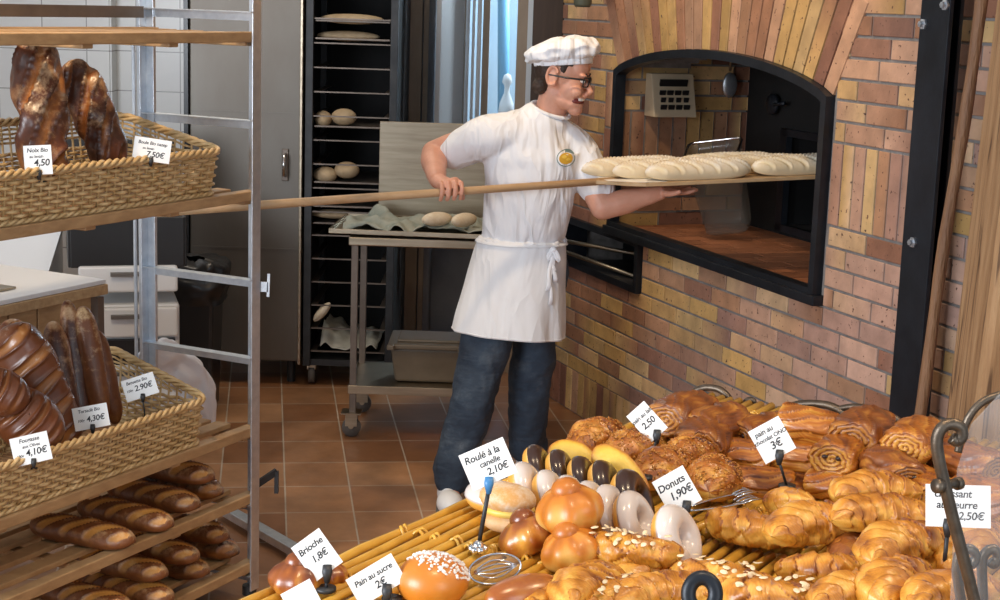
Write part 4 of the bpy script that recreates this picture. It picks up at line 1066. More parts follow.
# ================================================================ THE BAKER
def vol(mb, name, m, voxel, sm=4, parent=None, fac=.5, disp=0, dscale=.1):
    o = mb.build(name, m, parent, smooth=True)
    r = o.modifiers.new('remesh', 'REMESH'); r.mode = 'VOXEL'; r.voxel_size = voxel; r.use_smooth_shade = True
    s_ = o.modifiers.new('smooth', 'SMOOTH'); s_.iterations = sm; s_.factor = fac
    if disp:
        t = bpy.data.textures.new('creases', 'CLOUDS'); t.noise_scale = dscale; t.noise_depth = 3
        d = o.modifiers.new('creases', 'DISPLACE'); d.texture = t; d.strength = disp; d.mid_level = .5; d.texture_coords = 'LOCAL'
    return o
YA = V((0, 1, 0))
def ch(mb, pts, ref=YA, seg=20, flatend=False):
    """pts: (point, rx[, ry]); rounded ends"""
    P = [V(p[0]) for p in pts]; Rr = [(p[1], p[2] if len(p) > 2 else p[1]) for p in pts]
    # smooth (catmull) resample
    out = []; rad = []
    n = len(P)
    for i in range(n-1):
        p0, p1, p2, p3 = P[max(i-1, 0)], P[i], P[i+1], P[min(i+2, n-1)]
        for k in range(6):
            t = k/6; q = .5*((2*p1)+(p2-p0)*t+(2*p0-5*p1+4*p2-p3)*t*t+(3*p1-p0-3*p2+p3)*t**3)
            out.append(q); s_ = t*t*(3-2*t); rad.append((lerp(Rr[i][0], Rr[i+1][0], s_), lerp(Rr[i][1], Rr[i+1][1], s_)))
    out.append(P[-1]); rad.append(Rr[-1])
    # end domes
    def dome(p, t, r):
        res = []
        for a in (80, 60, 40, 20):
            c_, s_ = math.cos(math.radians(a)), math.sin(math.radians(a))
            res.append((p+t*min(r)*s_, (r[0]*c_, r[1]*c_)))
        return res
    t0 = (out[0]-out[1]).normalized(); t1 = (out[-1]-out[-2]).normalized()
    d0 = dome(out[0], t0, rad[0]); d1 = [] if flatend else dome(out[-1], t1, rad[-1])[::-1]
    out = [d[0] for d in d0]+out+[d[0] for d in d1]; rad = [d[1] for d in d0]+rad+[d[1] for d in d1]
    mb.tube(out, rad, seg, ref=ref)
HA = PY(160, 212, 5.20); HB = PY(600, 181.5, 5.62)     # peel handle
HD = (HB-HA).normalized()
def HX(px):  # point on the handle seen at column px
    return HA.lerp(HB, (px-160)/440)
man = empty('person', (.0, 5.75, 0), label='baker in white cap, t-shirt and apron pushing a long wooden peel into the oven', cat='person')
def mp_(o): return loc_(o, man)
hc = PY(563, 77, 5.72)
fwd = V((.955, -.25, -.14)).normalized(); lat = V((-.25, -.955, 0)).normalized(); lat = (lat-fwd*lat.dot(fwd)).normalized(); upv = fwd.cross(lat)
if upv.z < 0: upv = -upv
HR = Matrix((fwd, lat, upv)).transposed()
def HL(f, l, u): return hc+fwd*f+lat*l+upv*u
b = MB()
def he(c, r, rot=None): b.ell(HL(*c), r, HR if rot is None else HR @ rot, 24, 16)
he((-.012, 0, .03), (.093, .074, .088))
he((.035, 0, -.02), (.050, .058, .085))
he((.050, 0, .045), (.042, .058, .05))
he((.018, 0, -.078), (.062, .050, .034), Matrix.Rotation(.25, 3, 'Y'))
he((.064, 0, -.104), (.027, .034, .024)); he((.045, 0, -.085), (.045, .046, .028))
b.tube([HL(.080, 0, .014), HL(.092, 0, -.010), HL(.108, 0, -.034), HL(.098, 0, -.045)], [.008, .009, .0115, .011], 12); he((.062, 0, -.058), (.026, .034, .030))
for s_ in (-1, 1):
    he((.096, s_*.012, -.043), (.011, .009, .009))
    he((.079, s_*.030, .020), (.014, .024, .008))
    he((.062, s_*.040, -.038), (.026, .022, .022))
    # ear: bowl with rim
    ec = (-.018, s_*.076, .004)
    he(ec, (.018, .007, .030)); pts = [HL(ec[0]+.020*math.cos(a)-.003, ec[1]+s_*.008, ec[2]+.033*math.sin(a)) for a in [math.radians(d_) for d_ in range(20, 330, 20)]]
    b.tube(pts, .0052, 8)
    he((ec[0]+.006, ec[1], ec[2]-.032), (.008, .006, .009))
b.tube([HL(.050, -.047, -.050), HL(.080, -.028, -.056), HL(.094, 0, -.056), HL(.080, .028, -.056), HL(.050, .047, -.050)], [.003, .0052, .006, .0052, .003], 10)
b.tube([HL(.050, -.047, -.054), HL(.070, -.031, -.086), HL(.084, 0, -.094), HL(.070, .031, -.086), HL(.050, .047, -.054)], [.003, .0055, .0065, .0055, .003], 10)
# neck
ch(b, [(PY(547, 124, 5.755), .058, .052), (PY(551, 110, 5.75), .057, .053), (PY(556, 92, 5.735), .056, .053)])
# torso and legs under the clothes
ch(b, [(PY(520, 250, 5.77), .13, .09), (PY(526, 200, 5.75), .135, .09), (PY(534, 150, 5.75), .14, .075), (PY(541, 130, 5.755), .08, .05)])
shR = PY(483, 138, 5.70); elR = PY(433, 153, 5.83); wrR = PY(437, 180, 5.56)
ch(b, [(PY(520, 132, 5.73), .07), (shR, .060), (shR.lerp(elR, .55), .052), (elR+V((.004, 0, 0)), .046)])
ch(b, [(elR+V((.004, 0, .0)), .046), (elR.lerp(wrR, .3), .049), (elR.lerp(wrR, .7), .038), (wrR, .029, .031)])
shL = PY(572, 142, 5.80); elL = PY(603, 207, 5.70); wrL = PY(660, 193, 5.72)
ch(b, [(PY(545, 132, 5.76), .07), (shL, .058), (shL.lerp(elL, .6), .050), (elL, .047)])
ch(b, [(elL, .047), (elL.lerp(wrL, .35), .046), (elL.lerp(wrL, .75), .034), (wrL, .027, .024)])
ankR = PZ(453, 486, .09); kneeR = PY(476, 398, 5.66); hipR = PY(494, 268, 5.76)
ankL = V((PZ(528, 484, .0).x, 5.95, .09)); kneeL = PY(531, 392, 5.86); hipL = PY(541, 268, 5.80)
ankR = V((PY(452, 480, 5.66).x, 5.66, .09))
for h_, k_, a_ in ((hipR, kneeR, ankR), (hipL, kneeL, ankL)):
    ch(b, [(h_, .075), (h_.lerp(k_, .5), .065), (k_, .05), (k_.lerp(a_, .35), .048), (a_, .034)])
    ch(b, [(a_, .034), (a_+V((0, -.06, -.05)), .03)])
# right hand closed round the handle
hx = HX(443); up_ = V((0, 0, 1)); bk = V((HD.y, -HD.x, 0)).normalized()*-1     # away from the camera
if bk.y < 0: bk = -bk
def HH(al, back, up): return hx+HD*al+bk*back+up_*up
ch(b, [(wrR, .029, .026), (HH(-.006, .028, .022), .030, .024), (HH(.002, .004, .030), .040, .016)], ref=V((0, -.5, 1)))
b.ell(HH(.0, .018, .022), (.045, .022, .022), None, 20, 14)
for i, (al, r_, cl) in enumerate(((-.036, .0083, .0), (-.0125, .0092, .002), (.0115, .0090, .002), (.0345, .0082, -.001))):
    P_ = [HH(al, .012, .032+cl), HH(al+.001, -.012, .030+cl), HH(al+.001, -.0255, .012), HH(al, -.0245, -.008-cl), HH(al, -.012, -.0235), HH(al, .004, -.0255)]
    pp = []; 
    for j in range(len(P_)-1):
        for t in (0, .5): pp.append(P_[j].lerp(P_[j+1], t))
    pp.append(P_[-1]); b.tube(pp, [r_*1.08, r_*1.02, r_*1.1, r_*.98, r_*1.0, r_*1.0, r_*.98, r_*.93, r_*.9, r_*.85, r_*.6][:len(pp)], 12)
    b.ell(P_[1], (r_*1.15,)*3, None, 10, 8)
b.tube([HH(.02, .03, .012), HH(.040, .028, -.004), HH(.048, .012, -.020), HH(.045, -.006, -.027)], [.012, .0105, .0095, .007], 12)
# left hand, palm up, carrying the blade
def HLc(a, c_, u): return wrL+V((a, c_, u))
zt = -.004
b.tube([wrL, HLc(.03, .006, .004), HLc(.065, .010, .006)], [(.028, .020), (.040, .015), (.042, .013)], 16, ref=V((0, 0, 1)))
for i, (dy, ln, r_) in enumerate(((-.034, .062, .0082), (-.011, .075, .0088), (.012, .070, .0086), (.034, .055, .0078))):
    b.tube([HLc(.055, .010+dy*.9, .006), HLc(.080, .012+dy*1.05, .006), HLc(.062+ln*.65, .014+dy*1.1, .009), HLc(.062+ln, .014+dy*1.1, .017)], [r_*1.15, r_*1.05, r_, r_*.75], 12)
b.tube([HLc(.015, -.026, .002), HLc(.035, -.048, .004), HLc(.055, -.062, .010), HLc(.068, -.068, .018)], [.013, .011, .0095, .0075], 12)
body = vol(b, 'body', 'skin', .0036, 3, None); mp_(body)
# eyes, mouth
for s_ in (-1, 1):
    e_ = mp_(MB().ell(HL(.080, s_*.030, .002), (.0105, .0125, .0085), HR, 16, 12).build('eye', 'teeth', smooth=True))
    g = MB().ell(HL(.0885, s_*.030, .001), (.003, .006, .006), HR, 12, 8).build('iris', 'hair', smooth=True); g.parent = e_; g.matrix_parent_inverse = Matrix.Identity(4)
mo = mp_(MB().ell(HL(.062, 0, -.073), (.0290, .044, .0175), HR, 20, 12).build('mouth', 'mouth', smooth=True))
mb = MB()
for k in range(7):
    a = (k-3)*.26; mb.box(HL(.0595+.0300*math.cos(a), .0430*math.sin(a), -.0650), (.004, .0105, .0095), HR @ Matrix.Rotation(a, 3, 'Z'))
g = mb.build('teeth', 'teeth', bevel=.001); g.parent = mo; g.matrix_parent_inverse = Matrix.Identity(4)
for s_ in (-1, 1):
    mb = MB(); mb.tube([HL(.090, s_*.014, .020), HL(.089, s_*.030, .026), HL(.078, s_*.048, .018)], [(.003, .003), (.004, .003), (.002, .002)], 8); mp_(mb.build('eyebrow', 'hair', smooth=True))
# hair
b = MB(); 
def he2(c, r, rot=None): b.ell(HL(*c), r, HR if rot is None else HR @ rot, 24, 16)
he2((-.050, 0, .020), (.056, .073, .070)); he2((-.064, 0, -.018), (.036, .058, .046)); he2((-.016, 0, .052), (.088, .0775, .05))
for s_ in (-1, 1): he2((.010, s_*.067, .034), (.014, .007, .020)); he2((-.070, s_*.03, -.045), (.03, .03, .03))
mp_(vol(b, 'hair', 'hair', .0045, 2, None, disp=.004, dscale=.01))
# glasses
g_ = MB()
for s_ in (-1, 1):
    pts = []
    for k in range(20):
        a = 2*PI*k/20; ca, sa = math.cos(a), math.sin(a); r_ = 1/((abs(ca)**4+abs(sa)**4)**.25)
        pts.append(HL(.099-.010*abs(ca*r_*.022+.032)/.03*.6, s_*(.033+ca*r_*.025), -.002+sa*r_*.0165))
    g_.tube(pts, .0026, 8, closed=True)
    g_.tube([HL(.090, s_*.053, .008), HL(.075, s_*.070, .008), HL(.03, s_*.079, .006), HL(-.035, s_*.082, .006), HL(-.058, s_*.080, -.008)], [.004, .0036, .0033, .003, .0025], 8)
g_.tube([HL(.100, -.010, .004), HL(.103, 0, .006), HL(.100, .010, .004)], .0024, 8)
gl = mp_(g_.build('eyeglasses', 'black_plastic', smooth=True))
lm = MB()
for s_ in (-1, 1): lm.ell(HL(.0945, s_*.033, -.002), (.0012, .025, .0155), HR, 20, 8)
g = lm.build('lens', 'lens', smooth=True); g.parent = gl; g.matrix_parent_inverse = Matrix.Identity(4)
# cap
hatc = HL(-.008, 0, .048); HTR = HR @ Matrix.Rotation(math.radians(-13), 3, 'Y')
rr = random.Random(4); pl = [rr.uniform(-1, 1) for _ in range(40)]
mb = MB()
def fcap(u, v):
    a = 2*PI*u
    zz = interp([0, .12, .22, .4, .6, .8, 1], [.010, .016, .026, .052, .078, .088, .088], v)
    rr_ = interp([0, .12, .22, .4, .6, .8, 1], [.098, .110, .128, .134, .110, .06, .001], v)
    pleat = math.sin(a*17+2*math.sin(a*3))*.0035*max(0, 1-abs(v-.25)*2.6)+noise.noise(V((math.cos(a)*3, math.sin(a)*3, v*5)))*.014*math.sin(PI*min(1, v*1.1))
    rr_ += pleat; x = rr_*math.cos(a); y = rr_*math.sin(a)*.82
    zz += noise.noise(V((x*28, y*28, 2)))*.010-.020*max(0, -math.cos(a))*math.sin(PI*v)+.006*max(0, math.cos(a))*math.sin(PI*v)
    return hatc+HTR @ V((x-.008*v, y, zz))
mb.grid(fcap, 96, 26, cu=True)
cap = mp_(mb.build('cap', 'cotton', smooth=True)); cap.modifiers.new('s', 'SOLIDIFY').thickness = .002
mb = MB()
def fband(u, v):
    a = 2*PI*u; r_ = .102+.002*math.sin(v*PI); return hatc+HTR @ V((r_*math.cos(a), r_*.80*math.sin(a), -.005+.023*v))
mb.grid(fband, 64, 6, cu=True); g = mb.build('cap_band', 'cotton', smooth=True); g.modifiers.new('s', 'SOLIDIFY').thickness = .003; g.parent = cap; g.matrix_parent_inverse = Matrix.Identity(4)
# t-shirt
b = MB()
ch(b, [(PY(522, 241, 5.76), .150, .115), (PY(525, 222, 5.755), .158, .125), (PY(529, 190, 5.74), .165, .122), (PY(532, 160, 5.735), .176, .118), (PY(533, 144, 5.735), .172, .10), (PY(539, 131, 5.745), .135, .090), (PY(545, 120, 5.745), .094, .080), (PY(549, 112, 5.742), .078, .070)], seg=32, flatend=True)
ch(b, [(PY(515, 134, 5.72), .078), (PY(488, 136, 5.70), .078), (PY(471, 144, 5.74), .074), (PY(456, 152, 5.775), .066)], ref=V((0, 0, 1)))
ch(b, [(PY(552, 135, 5.77), .080), (PY(574, 150, 5.80), .080), (PY(588, 172, 5.765), .074), (PY(597, 187, 5.735), .068)], ref=YA)
sh = mp_(vol(b, 'tshirt', 'cotton', .0075, 4, None, disp=.014, dscale=.16))
# rolled hem bunching over the apron string
mb = MB(); pts = []
for k in range(48):
    a = 2*PI*k/48; c = PY(522, 240, 5.76)
    pts.append(c+V((.150*math.cos(a), .112*math.sin(a), .008*noise.noise(V((math.cos(a)*4, math.sin(a)*4, 0))))))
mb.tube(pts, [.012+.010*abs(noise.noise(V((k*.5, 0, 0)))) for k in range(48)], 10, closed=True); g = mb.build('hem_roll', 'cotton', smooth=True); g.parent = sh; g.matrix_parent_inverse = Matrix.Identity(4)
# collar
mb = MB(); c = PY(550.5, 110, 5.742); ax = (PY(556, 92, 5.735)-PY(549, 122, 5.76)).normalized(); q = aim(V((1, 0, -.30)), ax); pts = []
for k in range(32):
    a = 2*PI*k/32; pts.append(c+q @ V((.072*math.cos(a), .066*math.sin(a), 0)))
mb.tube(pts, (0.007), 10, closed=True); g = mb.build('collar', 'cotton', smooth=True); g.parent = sh; g.matrix_parent_inverse = Matrix.Identity(4)
# emblem, wrapped on the chest
def patch(c, rx, rz, name, m, off, parent=sh):
    mb = MB(); n = 24; vs = [c]; 
    for r_ in (.5, 1):
        for k in range(n): a = 2*PI*k/n; vs.append(c+V((rx*r_*math.cos(a), 0, rz*r_*math.sin(a))))
    fs = [(0, 1+k, 1+(k+1) % n) for k in range(n)]+[(1+k, 1+n+k, 1+n+(k+1) % n, 1+(k+1) % n) for k in range(n)]
    mb.add(vs, fs); o = mb.build(name, m); o.parent = sh; o.matrix_parent_inverse = Matrix.Identity(4)
    s_ = o.modifiers.new('wrap', 'SHRINKWRAP'); s_.target = sh; s_.wrap_method = 'PROJECT'; s_.use_project_y = True; s_.use_project_z = False; s_.use_negative_direction = True; s_.use_positive_direction = True; s_.offset = off
    return o
ec = PY(567, 161, 5.55)
patch(ec, .034, .030, 'emblem', 'emblem_blue', .002); patch(ec, .031, .027, 'emblem', 'cotton', .003); patch(ec+V((0, 0, -.001)), .025, .020, 'emblem', 'emblem_gold', .004)
patch(ec+V((-.006, 0, .005)), .009, .006, 'emblem', 'cream', .005); patch(ec+V((.008, 0, -.004)), .008, .005, 'emblem', 'cream', .005)
# trousers
b = MB()
ch(b, [(PY(520, 250, 5.77), .135, .105), (PY(519, 285, 5.78), .15, .12)], seg=28)
ch(b, [(PY(497, 270, 5.76), .10), (PY(488, 330, 5.71), .098), (PY(475, 395, 5.66), .086), (PY(463, 435, 5.665), .078), (PY(454, 466, 5.67), .078), (PY(453, 476, 5.66), .072)])
ch(b, [(PY(541, 270, 5.80), .10), (PY(535, 330, 5.84), .088), (PY(529, 392, 5.87), .078), (PY(527, 440, 5.92), .074), (V((ankL.x, 5.95, .16)), .074)])
mp_(vol(b, 'jeans', 'jeans', .008, 3, None, disp=.03, dscale=.12))
# shoes
for a_, yw in ((ankR, .10), (ankL, -.25)):
    b = MB(); q = Matrix.Rotation(yw, 3, 'Z'); c0 = V((a_.x-.01, a_.y-.03, 0))
    b.ell(c0+q @ V((0, -.075, .042)), (.050, .085, .042), q); b.ell(c0+q @ V((0, .03, .048)), (.042, .08, .046), q); b.ell(c0+q @ V((0, .03, .095)), (.048, .062, .05), q)
    sh_ = mp_(vol(b, 'shoe', 'white_paint', .006, 3, None))
    b = MB(); b.tube([c0+q @ V((0, -.150, .008)), c0+q @ V((0, -.09, .008)), c0+q @ V((0, .0, .008)), c0+q @ V((0, .09, .008))], [(.03, .009), (.052, .009), (.045, .009), (.035, .009)], 20, ref=V((0, 0, 1)))
    g = b.build('sole', 'grey_plastic', smooth=True); g.parent = sh_; g.matrix_parent_inverse = Matrix.Identity(4)
# apron
def apron_pt(u, v, off=0):
    a = 2*PI*u; c = PY(522, 238, 5.76).lerp(PY(508, 334, 5.74), v)
    rx = lerp(.156, .203, v**.8); ry = lerp(.120, .165, v)
    f = 1+v*.022*math.sin(a*9+1.3*math.sin(a*2))+.015*math.sin(a*4+1)*v+.02*noise.noise(V((math.cos(a)*2, math.sin(a)*2, v*3)))
    z = -.012*math.cos(a)*v-.010*math.sin(a)*v
    return c+V(((rx*f+off)*math.cos(a), (ry*f+off)*math.sin(a), z))
mb = MB(); mb.grid(lambda u, v: apron_pt(u, v), 120, 30, cu=True)
ap = mp_(mb.build('apron', 'apron_cotton', smooth=True)); ap.modifiers.new('s', 'SOLIDIFY').thickness = .0025
def apg(o): o.parent = ap; o.matrix_parent_inverse = Matrix.Identity(4); return o
mb = MB(); mb.tube([apron_pt(k/60, .03, .004) for k in range(60)], [(.004, .010)]*60, 8, ref=V((0, 0, 1)) and None, closed=True); apg(mb.build('waist_string', 'apron_cotton', smooth=True))
mb = MB(); mb.tube([apron_pt(k/90, .985, .002) for k in range(90)], .003, 6, closed=True); apg(mb.build('hem', 'apron_cotton', smooth=True))
ub = .865
mb = MB(); mb.ell(apron_pt(ub, .07, .012), (.014, .010, .012))
for (du, v1, sw_, w_) in ((-.012, .48, .01, .010), (.004, .62, -.012, .008), (.020, .40, .012, .010), (.010, .30, .0, .009)):
    pts = [apron_pt(ub+du*t/8+.004*math.sin(t), .07+(v1-.07)*t/8, .010+.003*math.sin(t*1.3)) for t in range(9)]
    mb.tube(pts, [(w_*(.8+.2*math.sin(t)), .0022) for t in range(9)], 8, ref=V((.3, -1, 0)))
for s_ in (-1, 1):
    c = apron_pt(ub, .07, .014); pts = [c+V((s_*(.022*math.sin(t*PI/8)), -.004, -.05*math.sin(t*PI/16)*(1)*math.sin(t*PI/8)*1.0)) for t in range(9)]
    mb.tube(pts, [(.007, .002)]*9, 8, ref=V((.3, -1, 0)))
apg(mb.build('tie_strings', 'bag_paper', smooth=True))
# ================================================================ PEEL AND LOAVES
peel = empty('bread_peel', HA, label='long wooden peel with loaves on its blade, held by the baker', cat='peel')
BE = PY(832, 171, 5.86); BD = (BE-HB).normalized()
BN = V((0, 0, 1)); BS = BD.cross(BN).normalized()
if BS.y > 0: BS = -BS            # towards the camera
BN = (BS.cross(BD)); BN = BN if BN.z > 0 else -BN
mb = MB(); mb.tube([HA-HD*.05, HA.lerp(HB, .5), HB+HD*.10], [.0165, .0145, .013], 14); loc_(mb.build('handle', 'handle_wood', smooth=True), peel)
mb = MB(); bl = (BE-HB).length
prof = [(-.02, .02), (.03, .06), (.07, .11), (.12, .145), (.2, .15), (bl*.95, .15), (bl, .14)]
vs = []
for (x, w_) in prof:
    for s_ in (-1, 1):
        for z_ in (-.007, .007): vs.append(HB+BD*x+BS*(w_*s_)+BN*z_)
fs = []
for i in range(len(prof)-1):
    a = i*4; c_ = a+4
    fs += [(a+1, c_+1, c_+3, a+3), (a, a+2, c_+2, c_), (a, c_, c_+1, a+1), (a+2, a+3, c_+3, c_+2)]
fs += [(0, 1, 3, 2), (len(vs)-4, len(vs)-2, len(vs)-1, len(vs)-3)]
mb.add(vs, fs); loc_(mb.build('blade', 'board_wood', bevel=.002), peel)
mb = MB()
def fcl2(u, v): 
    x = .01+u*.19; w_ = min(.145, .05+x*.8); return HB+BD*x+BS*((v*2-1)*w_)+BN*(.0078+.0015*noise.noise(V((u*4, v*4, 0))))
mb.grid(fcl2, 20, 12); loc_(mb.build('flour_dusting', 'sugar', smooth=True), peel)
G4 = 'raw loaves on the peel'
def peel_loaf(xc, yc, Ln, rad, seed, label, yaw=0, m='raw_loaf'):
    o = loaf_mesh(Ln, rad, nsc=6, slant=1.3, depth=.40, lip=.14, seed=seed, sw=.38, pointy=.62, flat=.85, wob=.06).build('raw_loaf', m, smooth=True)
    d = BD*math.cos(yaw)+BS*math.sin(yaw); place_mb(o, HB+BD*xc+BS*yc+BN*.007, d, BN); tag(o, label, 'loaf', G4)
peel_loaf(.16, -.09, .40, .048, 41, 'pale scored raw loaf on peel, farthest left and at the back')
peel_loaf(.235, .005, .38, .048, 42, 'pale scored raw loaf on peel, middle of the left three')
peel_loaf(.335, .095, .40, .052, 43, 'pale floured raw loaf on peel, nearest and longest in the middle')
peel_loaf(.52, -.09, .42, .048, 44, 'yellowish raw loaf on peel, at the back behind the long front one')
peel_loaf(.62, .0, .38, .047, 45, 'pale scored raw loaf on peel, middle of the right three')
peel_loaf(.73, .09, .38, .050, 46, 'pale scored raw loaf on peel, nearest the mouth edge at right')
# ================================================================ PASTRY TABLE
qt = Matrix((T1*-1, T2, V((0, 0, 1)))).transposed()
if qt.determinant() < 0: qt = Matrix((T1, T2, V((0, 0, 1)))).transposed()
tbl = empty('display_table', TB(.85, .45, -TZ), label='wooden display table carrying the pastry trays in the foreground', cat='table')
def lt(o): return loc_(o, tbl)
lt(MB().box(TB(.86, .52, -.055), (1.66, .98, .03), qt).build('table_top', 'oak', bevel=.003))
for (u, v) in ((.1, .12), (.1, .95), (1.62, .12), (1.62, .95)): lt(MB().box(TB(u, v, -.56), (.06, .06, .98), qt).build('leg', 'dark_wood'))
lt(MB().box(TB(.86, .13, -.13), (1.5, .02, .12), qt).box(TB(.86, .95, -.13), (1.5, .02, .12), qt).box(TB(.09, .54, -.13), (.02, .8, .12), qt).box(TB(1.63, .54, -.13), (.02, .8, .12), qt).build('apron', 'dark_wood'))
def tray(u0, u1, v0, v1, z, label, sp=.0225, r=.0078, bind=()):
    e = empty('rattan_tray', TB((u0+u1)/2, (v0+v1)/2, z), label=label, cat='tray', group=None)
    mb = MB(); v = v0; k = 0
    while v <= v1:
        rr_ = r*(.85+.3*R.random()); jl = R.uniform(-.012, .012)
        n_ = 10; pts = [TB(lerp(u0, u1+jl, i/n_), v+.0025*math.sin(i*1.3+k)+R.uniform(-.0008, .0008), z+.001*math.sin(i*2+k*2)) for i in range(n_+1)]
        mb.tube(pts, rr_, 8); v += sp*(.9+.2*R.random()); k += 1
    loc_(mb.build('rods', 'rattan', smooth=True), e)
    mb = MB()
    for u in [u0+.05+i*(u1-u0-.1)/3 for i in range(4)]:
        mb.tube([TB(u, v0-.01, z-.013), TB(u, v1+.01, z-.013)], .008, 8)
    loc_(mb.build('cross_bar', 'rattan', smooth=True), e)
    mb = MB()
    for u in bind:
        v = v0; i = 0; pts = []
        while v <= v1:
            a = i*.9; pts.append(TB(u+.006*math.sin(i*.5), v, z+.0095*math.cos(a)+.001)); v += .0045; i += 1
        mb.tube(pts, .0032, 5); pts2 = [p+T1*.010 for p in pts]; mb.tube(pts2, .0028, 5)
    if bind: loc_(mb.build('binding', 'rattan', smooth=True), e)
    return e
tray(.0, .82, .0, .98, 0, 'golden rattan rod tray under the croissants at the back of the table', bind=(.10, .66))
tray(.845, 1.70, .005, .98, .0, 'golden rattan rod tray at the front, its bound left edge over the tiled floor', bind=(1.085, 1.30))
# ---------------------------------------------------------------- generators
def croissant_mb(Ln=.15, rad=.036, arc=1.5, seed=0, steps=3.2, tw=.5, flat=.8):
    rr = random.Random(seed); ox = rr.random()*60; mb = MB(); RR = Ln/2/math.sin(arc/2) if arc > .05 else 99
    steps = steps*rr.uniform(.85, 1.15); sk = rr.uniform(-.5, .5)
    def fn(u, v):
        s_ = 2*u-1; th = s_*arc/2; c = V((RR*math.sin(th), -RR*(1-math.cos(th))+RR*(1-math.cos(arc/2))*.5, 0))
        n_ = V((math.sin(th), math.cos(th), 0))
        a = 2*PI*v; ca, sa = math.cos(a), math.sin(a)
        e = abs(s_); base = (1-e**2.4)**.72*.90+.12*(1-e**8)
        w = .55*noise.noise(V((s_*2.2+ox, ca*1.3, sa*1.3)))+.18*noise.noise(V((s_*6+ox, ca*3, sa*3)))
        kk = e*steps+w+(tw*ca*(1 if s_ > 0 else -1))*1.1+sk*ca
        fr = kk-math.floor(kk); lipd = min(1, fr/.10)       # quick rise then long slope
        st = .86+.16*lipd-.15*fr
        lam = fr*7+.8*noise.noise(V((s_*8+ox, ca*3, sa*3))); fine = .010*math.sin(lam*2*PI)
        lump = .16*noise.noise(V((s_*2.5+ox, ca*1.2, sa*1.2+5)))+.05*noise.noise(V((s_*9+ox, ca*4, sa*4)))
        r_ = max(rad*base*(st+fine+lump), .0008)
        t = .42+.34*fr-.34*(1-lipd)+.10*math.sin(lam*2*PI)*.7-.16*max(0, sa)*(1-e*.5)+.30*max(0, .25-sa)*.6+.45*noise.noise(V((s_*2.6+ox+9, ca*1.6, sa*1.6)))
        z = r_*sa*flat
        return c+n_*(r_*ca)+V((0, 0, max(z, -rad*flat*.6))), (max(0, min(1, t)), 0, 0)
    mb.grid(fn, 130, 56, cv=True); return mb
def painchoc_mb(Ln=.115, W=.042, Hh=.03, seed=0, lay=6):
    rr = random.Random(seed); ox = rr.random()*60; mb = MB(); CAPF = .16
    def fn(u, v):
        a = 2*PI*v; ca, sa = math.cos(a), math.sin(a)
        if u < CAPF: rho = u/CAPF; s_ = -1
        elif u > 1-CAPF: rho = (1-u)/CAPF; s_ = 1
        else: rho = 1; s_ = (u-CAPF)/(1-2*CAPF)*2-1
        e = abs(s_)
        prof = (1-.10*e**2-.14*max(0, (e-.75)/.25)**3)
        sg = 1 if s_ > 0 else -1
        ph = a+.75*s_*abs(s_)+.5*noise.noise(V((s_*1.2+ox, sa, ca)))
        k = ph*lay/(2*PI)*1.5; fr = k-math.floor(k); lipd = min(1, fr/.12)
        lam = fr*4
        lump = .10*noise.noise(V((s_*2+ox, ca*1.5, sa*1.5)))
        r_ = prof*(.92+.11*lipd-.11*fr+.008*math.sin(lam*2*PI)+lump)
        t = .36+.34*fr-.26*(1-lipd)+.09*math.sin(lam*2*PI)-.12*max(0, sa)+.35*noise.noise(V((s_*2+ox, ca*1.4+4, sa*1.4)))+.25*max(0, e-.82)*4
        x = s_*Ln/2
        if rho < 1:
            sp_ = rho*3.6-a/(2*PI); f2 = sp_-math.floor(sp_)
            x -= sg*(.004*(1-rho)+.0035*(f2 < .3)); t = .85-.40*(f2 < .3)-.2*rho*f2
            r_ *= max(.01, rho)
        return V((x, W*r_*ca, Hh*r_*sa)), (max(0, min(1, t)), 0, 0)
    mb.grid(fn, 110, 80, cv=True); return mb
def bits(parent, srcfn, n, size, name, m, seed=1, kind='stuff'):
    rr = random.Random(seed); mb = MB()
    for k in range(n):
        p, nn = srcfn(rr); q = aim(V((rr.uniform(-1, 1), rr.uniform(-1, 1), rr.uniform(-.6, .6)))+V((.01, 0, 0)), nn)
        s_ = size*rr.uniform(.6, 1.3); mb.box(p+nn*s_*.25, (s_*1.5, s_, s_*.7), q)
    o = mb.build(name, m, parent, smooth=False); o['kind'] = kind; return o
def seat(o, px, py, h, yaw=0, pitch=0, roll=0):
    c = PZ(px, py, TZ+h); o.location = c
    o.rotation_euler = (Matrix.Rotation(math.radians(yaw), 3, 'Z') @ Matrix.Rotation(math.radians(pitch), 3, 'Y') @ Matrix.Rotation(math.radians(roll), 3, 'X')).to_euler(); return o
CRO = [croissant_mb(seed=s_).build('croissant', 'croissant', smooth=True).data for s_ in (1, 2, 3)]
CRD = [croissant_mb(seed=s_+9).build('croissant', 'dark_pastry', smooth=True).data for s_ in (1, 2)]
PCH = [painchoc_mb(seed=s_).build('pain_au_chocolat', 'pain_choc', smooth=True).data for s_ in (1, 2, 3)]
PCD = [painchoc_mb(seed=s_+5).build('pain_au_chocolat', 'dark_pastry', smooth=True).data for s_ in (1, 2)]
for o in list(COL.objects):
    if o.type == 'MESH' and o.data in CRO+CRD+PCH+PCD: bpy.data.objects.remove(o)
def inst(me, name, label, cat, group): 
    o = bpy.data.objects.new(name, me); COL.objects.link(o); return tag(o, label, cat, group)
GP = 'chocolate pastries in the back heap'; GC = 'croissants in the right heap'
